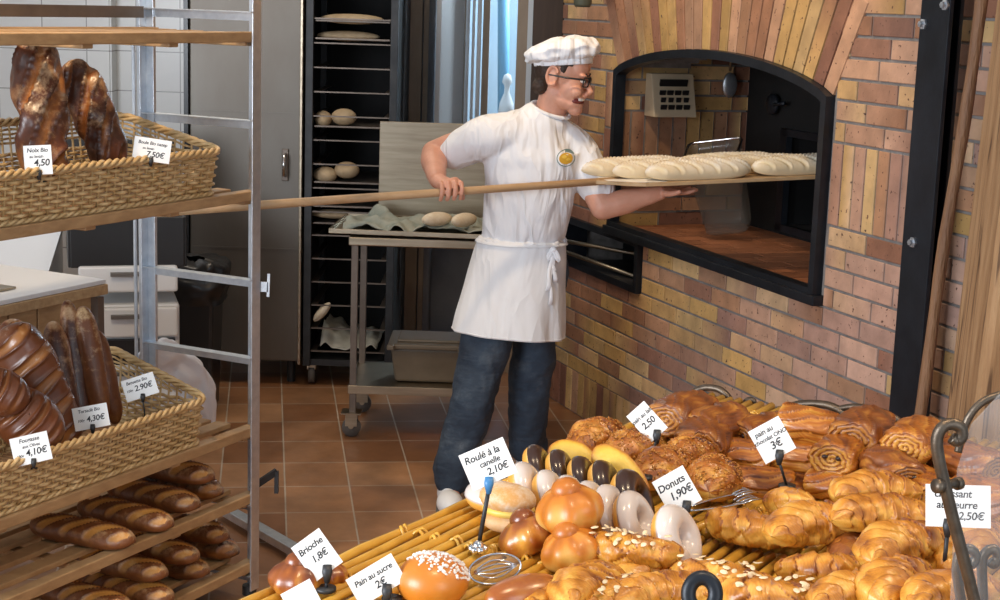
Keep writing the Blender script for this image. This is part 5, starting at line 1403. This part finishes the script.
def pc(px, py, h, yaw, s_, label, k=0, dark=False, pitch=0, roll=0, choc=True):
    o = inst((PCD if dark else PCH)[k], 'pain_au_chocolat', label, 'pastry', GP); seat(o, px, py, h, yaw, pitch, roll); o.scale = (s_,)*3
    if choc:
        for y_ in (-.012, .012):
            c = MB().ell((-.0535, y_*.9, .004), (.004, .0055, .004), None, 10, 8).build('chocolate_stick', 'icing_dark', o, smooth=True)
    return o
def cr_(px, py, h, yaw, s_, label, k=0, dark=False, pitch=0, roll=0):
    o = inst((CRD if dark else CRO)[k], 'croissant', label, 'croissant', GC); seat(o, px, py, h, yaw, pitch, roll); o.scale = (s_,)*3; return o
# back heap of pains au chocolat (left to right); yaw: their cut end points at the camera
pc(683, 413, .080, 55, 1.2, 'dark glossy pastry at the far back corner of the table', dark=True, choc=False)
pc(716, 424, .070, 50, 1.15, 'dark brown pastry at the back, right of the corner one', k=1, dark=True, choc=False)
pc(703, 437, .060, 75, 1.2, 'dark pastry in shade below the two at the back corner', dark=True, k=0, choc=False)
pc(760, 432, .055, 40, 1.1, 'dark pastry half hidden behind the pain au chocolat tag', dark=True, k=1)
pc(744, 456, .035, 150, 1.0, 'golden rolled pastry left of the pain au chocolat tag', k=1)
pc(813, 426, .095, 160, 1.05, 'plump golden rolled pastry topmost under the iron scroll, right of tag', k=0, pitch=-8)
pc(800, 456, .045, 160, 1.1, 'golden rolled pastry just below the pain au chocolat tag', k=2)
pc(862, 430, .100, 62, 1.2, 'brown rolled pastry behind the one with chocolate sticks showing', k=0, dark=True, choc=False)
pc(843, 452, .075, 60, 1.1, 'golden rolled pastry showing two chocolate sticks in its end', k=1)
pc(762, 484, .022, 165, .95, 'small dark gold rolled pastry low in front of the tag', k=2, dark=False)
pc(840, 486, .030, 150, .95, 'golden rolled pastry in shadow below the one with chocolate sticks', k=0)
pc(915, 440, .105, 60, 1.15, 'golden rolled pastry at the right back, over a darker one', k=2, choc=False)
pc(893, 470, .075, 100, 1.05, 'dark ridged rolled pastry in front of the golden right back one', k=1, dark=True)
pc(925, 487, .060, 95, .95, 'golden rolled pastry left of the croissant tag', k=0)
pc(968, 462, .085, 120, 1.1, 'rolled pastry behind the clear cover, upper', k=1, dark=True, choc=False)
pc(990, 500, .060, 140, 1.1, 'rolled pastry behind the clear cover, right of croissant tag', k=2)
# croissants
cr_(793, 503, .045, 100, .85, 'folded croissant with sharp ridges standing left of centre in the right heap', k=1, pitch=20)
cr_(752, 527, .030, 150, 1.0, 'croissant at the left end of the heap lying on bare rattan rods', k=0)
cr_(818, 528, .055, 20, 1.15, 'big browned croissant in the middle with a dark tip spot', k=2)
cr_(875, 492, .070, 15, 1.0, 'light golden croissant behind the longest pale one', k=1)
cr_(882, 517, .075, 5, 1.05, 'long pale golden croissant lying across top of the heap', k=0)
cr_(830, 572, .030, 175, 1.0, 'brown rounded croissant near the photo bottom, left of the heap front', k=1, dark=False, roll=10)
cr_(862, 552, .025, 60, 1.0, 'croissant in shadow between the big browned one and the front ones', k=0, dark=True)
cr_(905, 548, .085, 35, 1.1, 'pale topped croissant in front of long pale one', k=2)
cr_(900, 585, .060, 55, 1.1, 'front croissant cut off by the photo bottom, pointing up right', k=1)
cr_(932, 520, .050, 120, .95, 'croissant below the croissant tag, left', k=0)
cr_(955, 560, .060, 100, 1.0, 'croissant under the croissant tag stem', k=2)
cr_(985, 545, .055, 60, 1.0, 'croissant behind the clear cover, at the right edge', k=1)
cr_(955, 596, .070, 20, 1.0, 'croissant at the lower right beside the iron upright', k=0)
cr_(860, 597, .045, 10, .95, 'croissant cut off by the bottom, right of the brown rounded one', k=2)
cr_(800, 490, .012, 60, .8, 'croissant lying low in shadow under the ridged one', k=0, dark=True)
cr_(900, 505, .02, 30, .9, 'croissant buried low beneath long pale croissant', k=1, dark=True)
cr_(920, 560, .015, 80, 1.0, 'croissant buried low under the front right ones', k=1, dark=True)
# nut covered rolls
GN = 'nut covered rolls'
def nutroll(px, py, h, yaw, s_, label, seed, cover=1.0):
    o = croissant_mb(Ln=.125, rad=.040, arc=.25, seed=seed, steps=2.2, flat=.85).build('nut_roll', 'pain_choc', smooth=True); seat(o, px, py, h, yaw); o.scale = (s_,)*3; tag(o, label, 'pastry', GN)
    def src(rr):
        x = rr.uniform(-.055, .055)*cover; a = rr.uniform(.05, PI-.05); f = max(.1, 1-abs(x/.0625)**2.4)**.72*.92+.06; n_ = V((x*9, math.cos(a), math.sin(a))).normalized(); return V((x, .041*f*math.cos(a), .0355*f*math.sin(a))), n_
    bits(o, src, 260, .0022, 'chopped_nuts', 'nuts', seed); return o
nutroll(598, 440, .045, 50, 1.1, 'nut covered roll farthest left, behind the cut yellow rolls', 51)
nutroll(634, 450, .050, 45, 1.05, 'nut covered roll just behind the longer cut yellow roll', 52)
nutroll(664, 470, .045, 55, 1.1, 'nut covered roll between the two small tags', 53)
nutroll(690, 455, .050, 50, 1.0, 'nut covered roll under the dark pastries at the back', 54)
nutroll(714, 480, .045, 75, 1.1, 'nut covered roll right of donuts tag, near the tongs', 55)
nutroll(655, 448, .02, 45, 1.0, 'nut covered roll underneath the others at the table edge', 56)
# cut yellow rolls
def cutroll(px, py, h, lx, ly, rollang, label, seed):
    e = empty('cut_brioche', (0, 0, 0), label=label, cat='pastry', group='cut yellow brioche rolls'); c = PZ(px, py, TZ+h); e.location = c
    n_ = ((CAMP-c).normalized()+V((-.25, 0, .25))).normalized(); rgt = V((0, 0, 1)).cross(n_).normalized(); upp = n_.cross(rgt)
    q = Matrix((rgt, upp, n_)).transposed() @ Matrix.Rotation(math.radians(rollang), 3, 'Z'); e.rotation_euler = q.to_euler()
    mb = MB()
    def fn(u, v):
        a = 2*PI*u; ph = v*PI/2; w_ = 1+.04*noise.noise(V((math.cos(a)*2+seed, math.sin(a)*2, 0)))
        return V((lx*math.cos(a)*math.cos(ph)*w_, ly*math.sin(a)*math.cos(ph)*w_, -.055*math.sin(ph))), (.55, 0, 0)
    mb.grid(fn, 48, 16, cu=True); mb.build('crust', 'bun', e, smooth=True)
    mb = MB()
    def ff(u, v):
        a = 2*PI*u; w_ = 1+.04*noise.noise(V((math.cos(a)*2+seed, math.sin(a)*2, 0))); r_ = v
        return V((lx*math.cos(a)*r_*w_, ly*math.sin(a)*r_*w_, .006*(1-r_**4))), (.72-.75*r_**7, 0, 0)
    mb.grid(ff, 48, 14, cu=True); mb.build('cut_face', 'yellow_crumb', e, smooth=True)
cutroll(572, 457, .058, .043, .028, -12, 'round cut yellow brioche behind the chocolate donuts', 1)
cutroll(620, 474, .060, .062, .031, -38, 'longer cut yellow brioche right of the round cut one', 2)
# donuts
def torus(mb, R_, r_, a0=0, a1=2*PI, off=0, nu=40, nv=20, t=.5):
    full = a1-a0 > 6.2
    def fn(u, v):
        a = 2*PI*u; b_ = a0+(a1-a0)*v; rr_ = r_+off
        wv = (1+.06*noise.noise(V((math.cos(a)*2, math.sin(a)*2, 1)))) 
        tt = t+(.35 if abs(math.sin(b_)) < .25 and full else 0)
        return V(((R_+rr_*math.cos(b_))*math.cos(a), (R_+rr_*math.cos(b_))*math.sin(a), rr_*math.sin(b_)*wv)), (tt, 0, 0)
    mb.grid(fn, nu, nv, cu=True, cv=full)
def make_donut(ic):
    d = MB(); torus(d, .028, .0175); o = d.build('donut', 'donut', smooth=True)
    i = MB(); torus(i, .028, .0175, -.05, PI+.05, .0016, t=.5); c = i.build('icing', ic, o, smooth=True); c.modifiers.new('s', 'SOLIDIFY').thickness = .001; return o
dw, dc = make_donut('icing_white'), make_donut('icing_dark')
ax0 = V((.86, -.18, .42)).normalized()
def donut(src, px, py, h, s_, label, grp, first, dyaw=0, lay=0):
    o = src if first else copy_tree(src)
    ax = Matrix.Rotation(math.radians(dyaw), 3, 'Z') @ (ax0*(1-lay)+V((0, 0, 1))*lay).normalized()
    o.location = PZ(px, py, TZ+h); o.rotation_euler = aim(ax.orthogonal(), ax).to_euler(); o.scale = (s_,)*3; tag(o, label, 'donut', grp)
GW, GD = 'white iced donuts in a leaning row', 'chocolate iced donuts in the back row'
for i, (px, py, s_, lab) in enumerate(((539, 470, .92, 'first from the left'), (562, 475, .92, 'second from the left'), (584, 482, .92, 'middle one of five'), (606, 488, .98, 'fourth from the left'), (632, 502, 1.12, 'rightmost and largest, leaning'))):
    donut(dc, px, py, .045, s_, 'chocolate iced donut in the back row, '+lab, GD, i == 0, dyaw=-i*2)
for i, (px, py, s_, lab) in enumerate(((528, 492, 1.05, 'first from the left beside cream bun'), (551, 499, 1.0, 'second from the left'), (571, 502, .92, 'third from the left'), (592, 508, .92, 'fourth, behind the large knotted brioche'), (611, 514, .98, 'fifth from the left'), (634, 522, 1.02, 'second from the right end'), (676, 540, 1.12, 'rightmost, below the donuts tag'))):
    donut(dw, px, py, .042, s_, 'white iced donut in the leaning row, '+lab, GW, i == 0, dyaw=-i*3)
donut(dw, 494, 497, .030, 1.0, 'white iced donut lying flat behind the cream bun', GW, False, lay=.9)
# cream bun
cb = empty('cream_bun', PZ(508, 530, TZ+.012), (0, 0, -.2), 'floury bun split open with thick yellow cream inside, below the tall tag', 'pastry')
MB().ell((0, 0, .016), (.042, .036, .018), col=(.45, .3, 0)).build('lower_half', 'floury_bun', cb, smooth=True)
MB().ell((0, 0, .034), (.041, .035, .012)).build('cream_filling', 'cream', cb, smooth=True)
MB().ell((-.002, 0, .050), (.044, .038, .022), Matrix.Rotation(.08, 3, 'Y'), nu=24, col=(.5, 1, 0)).build('upper_half', 'floury_bun', cb, smooth=True)
# brioches a tete
GB = 'glossy brioches with a knob'
def brioche(px, py, h, s_, yaw, tilt, label, seed, m='brioche', kx=.0):
    e = empty('brioche', (0, 0, 0), label=label, cat='brioche', group=GB); seat(e, px, py, h, yaw, tilt); e.scale = (s_,)*3
    mb = MB(); rr = random.Random(seed); ox = rr.random()*30
    def fn(u, v):
        a = 2*PI*u; ph = PI*v; r_ = .043*math.sin(ph)*(1+.05*math.sin(a*8+ox)*max(0, math.sin(ph))+.10*noise.noise(V((math.cos(a)*1.4+ox, math.sin(a)*1.4, v*3))))
        z = .033*math.cos(ph); z = max(z, -.022)
        return V((r_*math.cos(a), r_*math.sin(a), z+.022)), (.36+.45*v+.45*noise.noise(V((math.cos(a)*2.4+ox, math.sin(a)*2.4, v*4))), 0, 0)
    mb.grid(fn, 56, 26, cu=True); mb.build('base', m, e, smooth=True)
    mb = MB(); mb.ell((kx, 0, .050), (.020, .020, .017), nu=24, col=(.30, 0, 0)); mb.build('knob', m, e, smooth=True)
brioche(572, 526, .052, 1.12, 20, -12, 'largest golden brioche with a shiny knob, on top of the others', 1, m='bun')
brioche(534, 552, .005, 1.0, -30, -25, 'dark brown glossy brioche left of the largest one, knob tilted', 2)
brioche(575, 564, .012, .98, 10, -18, 'golden brioche in front of the largest one', 3, m='bun')
brioche(610, 536, .010, .85, 70, 10, 'brioche half hidden right of the largest one', 4)
brioche(548, 520, .012, .7, 70, 10, 'brioche peeping out behind the largest one, left', 5)
brioche(297, 592, .0, .85, 30, 0, 'dark glossy brioche at the tray front edge, by the brioche tag', 6)
brioche(328, 585, -.002, .62, 30, 0, 'small dark brioche right beside the brioche tag clip', 7)
# round bun with pearl sugar
sb = empty('sugar_bun', PZ(432, 596, TZ+.010), label='round orange bun topped with white sugar grains', cat='bun')
MB().ell((0, 0, .022), (.049, .049, .036), nu=32, nv=20, col=(.48, 0, 0)).build('bun', 'bun', sb, smooth=True)
def ssrc(rr):
    a = rr.uniform(0, 2*PI); f = rr.uniform(0, 1)**.6*1.15; n_ = V((math.sin(f)*math.cos(a), math.sin(f)*math.sin(a), math.cos(f))); n_ = Matrix.Rotation(-.35, 3, 'X') @ n_; n_ = Matrix.Rotation(.4, 3, 'Y') @ n_
    return V((n_.x*.049, n_.y*.049, .022+n_.z*.036)), n_
bits(sb, ssrc, 330, .0026, 'sugar_grains', 'sugar', 5)
# glossy long buns
def longbun(px, py, h, yaw, lx, ly, lz, label, m='brioche', t=.5):
    o = MB().ell((0, 0, 0), (lx, ly, lz), nu=32, nv=20, col=(t, 0, 0)).build('milk_bun', m, smooth=True); seat(o, px, py, h, yaw); return tag(o, label, 'bun', None)
longbun(525, 594, .022, 32, .062, .030, .026, 'long smooth glossy orange bun at the bottom, left of the braided one', t=.55)
# almond croissants and braided ones
def almond(px, py, h, yaw, s_, label, k, seed, flakes=True, pitch=0, m=None):
    o = croissant_mb(Ln=.15, rad=.034, arc=1.7, seed=seed, steps=2.6).build('almond_croissant', 'croissant', smooth=True); seat(o, px, py, h, yaw, pitch); o.scale = (s_,)*3; tag(o, label, 'croissant', 'almond croissants at the bottom')
    if flakes:
        def src(rr):
            th = rr.uniform(-.6, .6); a = rr.uniform(.7, PI-.7); RR = .075/math.sin(.85); c = V((RR*math.sin(th), -RR*(1-math.cos(th))+RR*(1-math.cos(.85))*.5, 0)); n_ = V((math.sin(th)*math.cos(a), math.cos(th)*math.cos(a), math.sin(a)))
            return c+V((n_.x*.034, n_.y*.034, n_.z*.028)), n_
        mb = MB(); rr = random.Random(seed)
        for i in range(26):
            p, nn = src(rr); q = aim(V((rr.uniform(-1, 1), rr.uniform(-1, 1), .1)), nn); mb.ell(p+nn*.0015, (.0065, .004, .0008), q, 10, 6)
        mb.build('almond_flakes', 'almond', o, smooth=True)
almond(632, 548, .040, 165, .95, 'almond croissant with flakes on top, right of the brioches', 0, 61)
almond(590, 588, .035, 60, 1.0, 'pale ridged croissant curled in the bottom middle', 1, 62, False)
almond(655, 574, .012, 35, .95, 'croissant beneath the rightmost white donut', 2, 63, False)
almond(664, 596, .026, 15, 1.0, 'golden croissant at the bottom beside the dark tong ring', 0, 64, False)
almond(722, 578, .030, 160, .95, 'sugar dusted croissant resting on rod ends behind the dark ring', 1, 65)
almond(770, 594, .028, 170, 1.0, 'almond croissant at the bottom, right of the dark ring', 2, 66)
almond(620, 600, .022, 30, .9, 'croissant at the photo bottom between the curled and golden ones', 1, 67, True)
almond(558, 600, .018, 50, .8, 'braided looking pastry at the bottom right of the long glossy bun', 0, 68, False)
# ---------------------------------------------------------------- tags on the table
def TG(px, py, h, w, hh, roll, lines, label, fpx, fpy, fh=.012, clip='dark_steel', clipx=0, Y=None, **k):
    f = PZ(fpx, fpy, TZ+fh); c = PY(px, py, Y or f.y+.0)
    s_ = c.y/F*1.02
    return price_tag(c, w*s_, hh*s_, roll, lines, label, foot=f, clip=clip, clipx=clipx, **k)
TG(488, 464, 0, 49, 39, 25, [('Roulé à la', -.05, .27, .26), ('canelle', .05, .04, .22), ('2,10€', .15, -.2, .26)], 'tall white tag reading 2,10 with blue clip beside the cream bun', 478, 549, clip='blue_clip', clipx=-.12, stemr=.0035)
TG(317, 555, 0, 35, 43, 36, [('Brioche', -.02, .25, .22), ('1,8€', .05, -.05, .24)], 'white tag reading Brioche at the front left edge', 326, 590, Y=PZ(326, 590, TZ).y-.02)
TG(376, 580, 0, 54, 32, 31, [('Pain au sucre', 0, .18, .27), ('2€', .05, -.16, .34)], 'white tag reading Pain au sucre lying low left of the sugar bun', 392, 600, clipx=.1)
TG(303, 602, 0, 34, 36, 28, [], 'blank side of a white tag cut by the photo bottom at the left', 312, 612)
TG(677, 491, 0, 36, 40, 33, [('Donuts', -.05, .22, .26), ('1,90€', .08, -.08, .28)], 'pale blue white tag reading Donuts 1,90', 682, 535, clipx=.05)
TG(647, 422, 0, 24, 36, 45, [('pain au lait', 0, .22, .17), ('2,50', .02, -.05, .26)], 'small cream tag reading 2,50 in front of the dark back pastries', 644, 478, fh=.05, Y=2.62)
TG(772, 440, 0, 35, 37, 33, [('pain au', -.1, .30, .2), ('chocolat ONO', .0, .09, .165), ('3€', .05, -.15, .3)], 'cream tag reading pain au chocolat 3 below the iron scroll', 787, 487, fh=.04)
TG(958, 506, 0, 64, 43, 5, [('croissant', -.08, .28, .25), ('au beurre', -.02, .02, .25), ('2,50€', .2, -.24, .26)], 'white tag reading croissant au beurre 2,50 partly behind the iron upright', 943, 577, fh=.05, clipx=-.15, stemr=.003)
# ---------------------------------------------------------------- ironwork of the table
def PT(px, py, v0=0):
    n_ = T1; r = ray(px, py); p0 = TA+T1*v0; t = (p0.x*n_.x+p0.y*n_.y)/(r.x*n_.x+r.y*n_.y); return V((r.x*t, r.y*t, CH+r.z*t))
def smoothpts(P, n=8):
    out = []
    for i in range(len(P)-1):
        p0, p1, p2, p3 = P[max(i-1, 0)], P[i], P[i+1], P[min(i+2, len(P)-1)]
        for k in range(n):
            t = k/n; out.append(.5*((2*p1)+(p2-p0)*t+(2*p0-5*p1+4*p2-p3)*t*t+(3*p1-p0-3*p2+p3)*t**3))
    return out+[P[-1]]
ir = empty('scroll_railing', TB(0, .45, 0), label='dark wrought iron scroll railing along the back edge of the pastry table', cat='railing')
def scroll(pxs, r_, v0=-.015):
    P = smoothpts([PT(x, y, v0) for x, y in pxs]); mb = MB(); n_ = len(P); mb.tube(P, [r_*(.55+.45*min(1, i/12, (n_-1-i)/6+.4)) for i in range(n_)], 10); return mb
for pxs, r_ in ((((686, 404), (691, 394), (703, 388), (718, 389), (728, 397), (733, 408), (736, 425)), .0075),
                (((718, 408), (714, 402), (706, 403), (705, 410), (700, 425)), .005),
                (((755, 407), (753, 401), (747, 402), (746, 409), (752, 415), (764, 415), (780, 410), (802, 404), (826, 405), (840, 411), (847, 420), (850, 432)), .0085),
                (((830, 412), (842, 408), (860, 407), (880, 411), (898, 420), (910, 431), (915, 445)), .007),
                (((926, 433), (930, 438), (936, 436), (936, 428), (929, 425), (922, 429), (920, 440), (924, 455)), .006)):
    loc_(scroll(pxs, r_).build('scroll', 'bronze_iron', smooth=True), ir)
loc_(MB().tube([TB(-.015, .0, -.03), TB(-.015, .98, -.03)], .008, 10).build('base_rail', 'bronze_iron', smooth=True), ir)
Yc = 1.86
up = empty('cover_bracket', PY(960, 560, Yc), label='scrolled iron upright with clear curved acrylic cover at the right front', cat='bracket')
def tubepx(pxs, r_, Y=Yc, rf=None, n=8):
    P = smoothpts([PY(x, y, Y+(0 if rf is None else rf*i)) for i, (x, y) in enumerate(pxs)], n); return MB().tube(P, r_, 12)
loc_(tubepx([(952, 438), (957, 441), (962, 436), (960, 427), (950, 424), (941, 429), (937, 441), (939, 460), (946, 490), (956, 530), (968, 575), (978, 615), (990, 660)], .0075).build('upright', 'bronze_iron', smooth=True), up)
loc_(tubepx([(966, 561), (972, 564), (976, 556), (970, 549), (961, 552), (957, 564), (958, 580), (964, 620)], .0065, Yc+.03).build('scroll', 'bronze_iron', smooth=True), up)
loc_(tubepx([(990, 561), (994, 564), (998, 556), (993, 549), (984, 555), (982, 570), (984, 620)], .0065, Yc+.03).build('scroll', 'bronze_iron', smooth=True), up)
mb = MB(); mb.tube([PY(936, 486, Yc-.01), PY(941, 486, Yc-.005)], .009, 14); mb.tube([PY(941, 486, Yc), PY(958, 483, Yc+.02)], .006, 10); mb.tube([PY(956, 484, Yc+.018), PY(960, 483, Yc+.022)], .008, 14); loc_(mb.build('knob', 'bronze_iron', smooth=True), up)
loc_(tubepx([(958, 452), (964, 428), (974, 410), (988, 399), (1010, 392)], .005, Yc+.06).build('hood_rod', 'bronze_iron', smooth=True), up)
mb = MB(); e = [(950, 620), (955, 520), (958, 470), (972, 425), (1000, 395), (1060, 385), (1140, 400), (1140, 640)]
mb.add([PY(x, y, Yc+.022) for x, y in e]+[PY(x, y, Yc+.022)+V((0, .004, 0)) for x, y in e], [tuple(range(8)), tuple(range(15, 7, -1))]+[(i, (i+1) % 8, 8+(i+1) % 8, 8+i) for i in range(8)])
loc_(mb.build('clear_cover', 'acrylic'), up)
# ---------------------------------------------------------------- tongs
def tongs(label, a, b_, wd, m='chrome', loop=False):
    e = empty('pastry_tongs', a, label=label, cat='tongs', group='metal pastry tongs'); d = b_-a; q = aim(d)
    for s_ in (-1, 1):
        P = [q @ V((d.length*t/10, s_*wd*math.sin(PI*min(1, t/10*1.0)*.75), .004*s_)) for t in range(11)]
        MB().tube(P, [(.005, .0015)]*11, 8, ref=(0, 0, 1)).build('arm', m, e, smooth=True)
    for s_ in (-1, 1):
        mb = MB(); c = q @ V((d.length*.86, s_*wd*.55, .004*s_))
        for k in range(4): mb.tube([c+q @ V((-.01+.045*t/6, (k-1.5)*.007*(1+.3*math.sin(PI*t/6)), .004*math.sin(PI*t/6))) for t in range(7)], .0016, 6)
        mb.build('claw', m, e, smooth=True)
    return e
tongs('pair of silver pastry tongs lying left of the croissants, behind the rods', PZ(690, 508, TZ+.03), PZ(748, 496, TZ+.03), .012)
# leaf-shaped clear scoop on the front tray
sp = empty('serving_tongs', PZ(475, 562, TZ+.02), label='silver serving tongs with ribbed oval ends lying by the tall tag foot', cat='tongs')
ctr = PZ(495, 569, TZ+.03); nn = (CAMP-ctr).normalized(); rg = V((0, 0, 1)).cross(nn).normalized(); uu_ = nn.cross(rg)
qs = Matrix((rg, uu_, nn)).transposed() @ Matrix.Rotation(math.radians(12), 3, 'Z')
mb = MB(); mb.ell(ctr, (.036, .020, .0015), qs, 32, 8); loc_(mb.build('paddle', 'clear_plastic', smooth=True), sp)
mb = MB(); mb.tube([ctr+qs @ V((.036*math.cos(2*PI*k/32), .020*math.sin(2*PI*k/32), 0)) for k in range(32)], .0018, 6, closed=True)
for k in range(5): mb.tube([ctr+qs @ V((-.03+.06*t/8, (k-2)*.006*math.sin(PI*t/8), .002)) for t in range(9)], .0012, 6)
loc_(mb.build('ribs', 'chrome', smooth=True), sp)
mb = MB(); mb.tube([ctr+qs @ V((-.036, 0, 0)), ctr+qs @ V((-.065, .004, -.006)), ctr+qs @ V((-.10, -.01, -.012))], (.003), 8); loc_(mb.build('handle', 'chrome', smooth=True), sp)
mb = MB(); c0 = PZ(478, 549, TZ+.018)
for k in range(6): a = k*PI/3; mb.ell(c0+V((.009*math.cos(a), .009*math.sin(a), 0)), .006, None, 12, 8)
mb.ell(c0+V((0, 0, .004)), .009, None, 12, 8)
tag(mb.build('tag_weight', 'chrome', smooth=True), 'little cluster of chrome balls weighting the foot of the tall tag', 'tag base')
# dark tong ring nearest the camera
c = PZ(702, 594, TZ+.075); n_ = (CAMP-c).normalized(); rg = V((0, 0, 1)).cross(n_).normalized(); uu_ = n_.cross(rg); qn = Matrix((rg, uu_, n_)).transposed()
rgn = empty('pastry_tongs', c, label='dark round spring loop of tongs sticking up at the photo bottom', cat='tongs')
mb = MB(); mb.tube([c+qn @ V((.017*math.cos(2*PI*k/32), .020*math.sin(2*PI*k/32), 0)) for k in range(32)], [(.0095, .006)]*32, 10, ref=tuple(n_), closed=True); loc_(mb.build('loop', 'black_iron', smooth=True), rgn)
mb = MB(); mb.tube([c+qn @ V((.02, -.01, 0)), c+qn @ V((.03, -.05, -.03)), c+qn @ V((.03, -.09, -.04))], .006, 8); mb.tube([c+qn @ V((-.02, -.01, 0)), c+qn @ V((-.03, -.05, -.03)), c+qn @ V((-.03, -.09, -.04))], .006, 8); loc_(mb.build('arm', 'chrome', smooth=True), rgn)
# ================================================================ LIGHT
wd = bpy.data.worlds.new('world'); SC.world = wd; wd.use_nodes = True
bg = wd.node_tree.nodes['Background']; bg.inputs['Color'].default_value = (.70, .85, 1, 1); bg.inputs["Strength"].default_value = .27
def area(name, loc, to, size, power, col, sy=None):
    l = bpy.data.lights.new(name, 'AREA'); l.energy = power; l.color = col; l.size = size; l.shape = 'RECTANGLE'; l.size_y = sy or size
    o = bpy.data.objects.new(name, l); COL.objects.link(o); o.location = loc
    o.rotation_euler = (V(to)-V(loc)).to_track_quat('-Z', 'Y').to_euler(); return o
def spot(name, loc, to, power, col, ang=60, r=.05, blend=.6):
    l = bpy.data.lights.new(name, 'SPOT'); l.energy = power; l.color = col; l.spot_size = math.radians(ang); l.spot_blend = blend; l.shadow_soft_size = r
    o = bpy.data.objects.new(name, l); COL.objects.link(o); o.location = loc
    o.rotation_euler = (V(to)-V(loc)).to_track_quat('-Z', 'Y').to_euler(); return o
WARM = (1, .74, .46); DAY = (.86, .92, 1)
# shop window daylight from behind the photographer, to the left
area('shop_window_daylight', (-2.8, .6, 1.9), (1.0, 5.0, .8), 2.0, 92, DAY, 1.6)
area('shop_door_daylight', (1.6, -.4, 2.0), (1.0, 4.5, .9), 1.4, 12, DAY, 1.8)
area('courtyard_skylight', (.62, 9.6, 2.3), (-.33, 8.1, 1.5), .8, 40, (.72, .88, 1), .8)  # unseen lamp added beside the window to brighten its white panel
area('courtyard_daylight', (.1, 9.95, 3.6), (.1, 11.1, 1.5), 1.6, 60, (.62, .83, 1), .6)  # unseen lamp added outdoors to brighten the wall behind the window
# ceiling lamps over the pastry table and the oven
spot('ceiling_spot', (.1, 1.7, 2.9), (.2, 2.5, 1.05), 28, WARM, 75, .05)
spot('ceiling_spot', (1.4, 2.2, 2.9), (.75, 2.6, 1.05), 28, WARM, 75, .05)
spot('ceiling_spot', (.1, 5.0, 2.95), (.9, 5.9, 1.2), 34, WARM, 85, .06)
spot('ceiling_spot', (-1.2, 3.6, 2.95), (-1.4, 4.4, 1.0), 46, WARM, 80, .06)
area('kitchen_ceiling_light', (-1.2, 6.6, 3.0), (-1.2, 6.6, 0), .9, 10, (1, .88, .72), .5)
vs = SC.view_settings; vs.view_transform = 'Standard'; vs.look = 'None'; vs.gamma = 1; vs.exposure = 1.0; vs.use_curve_mapping = False
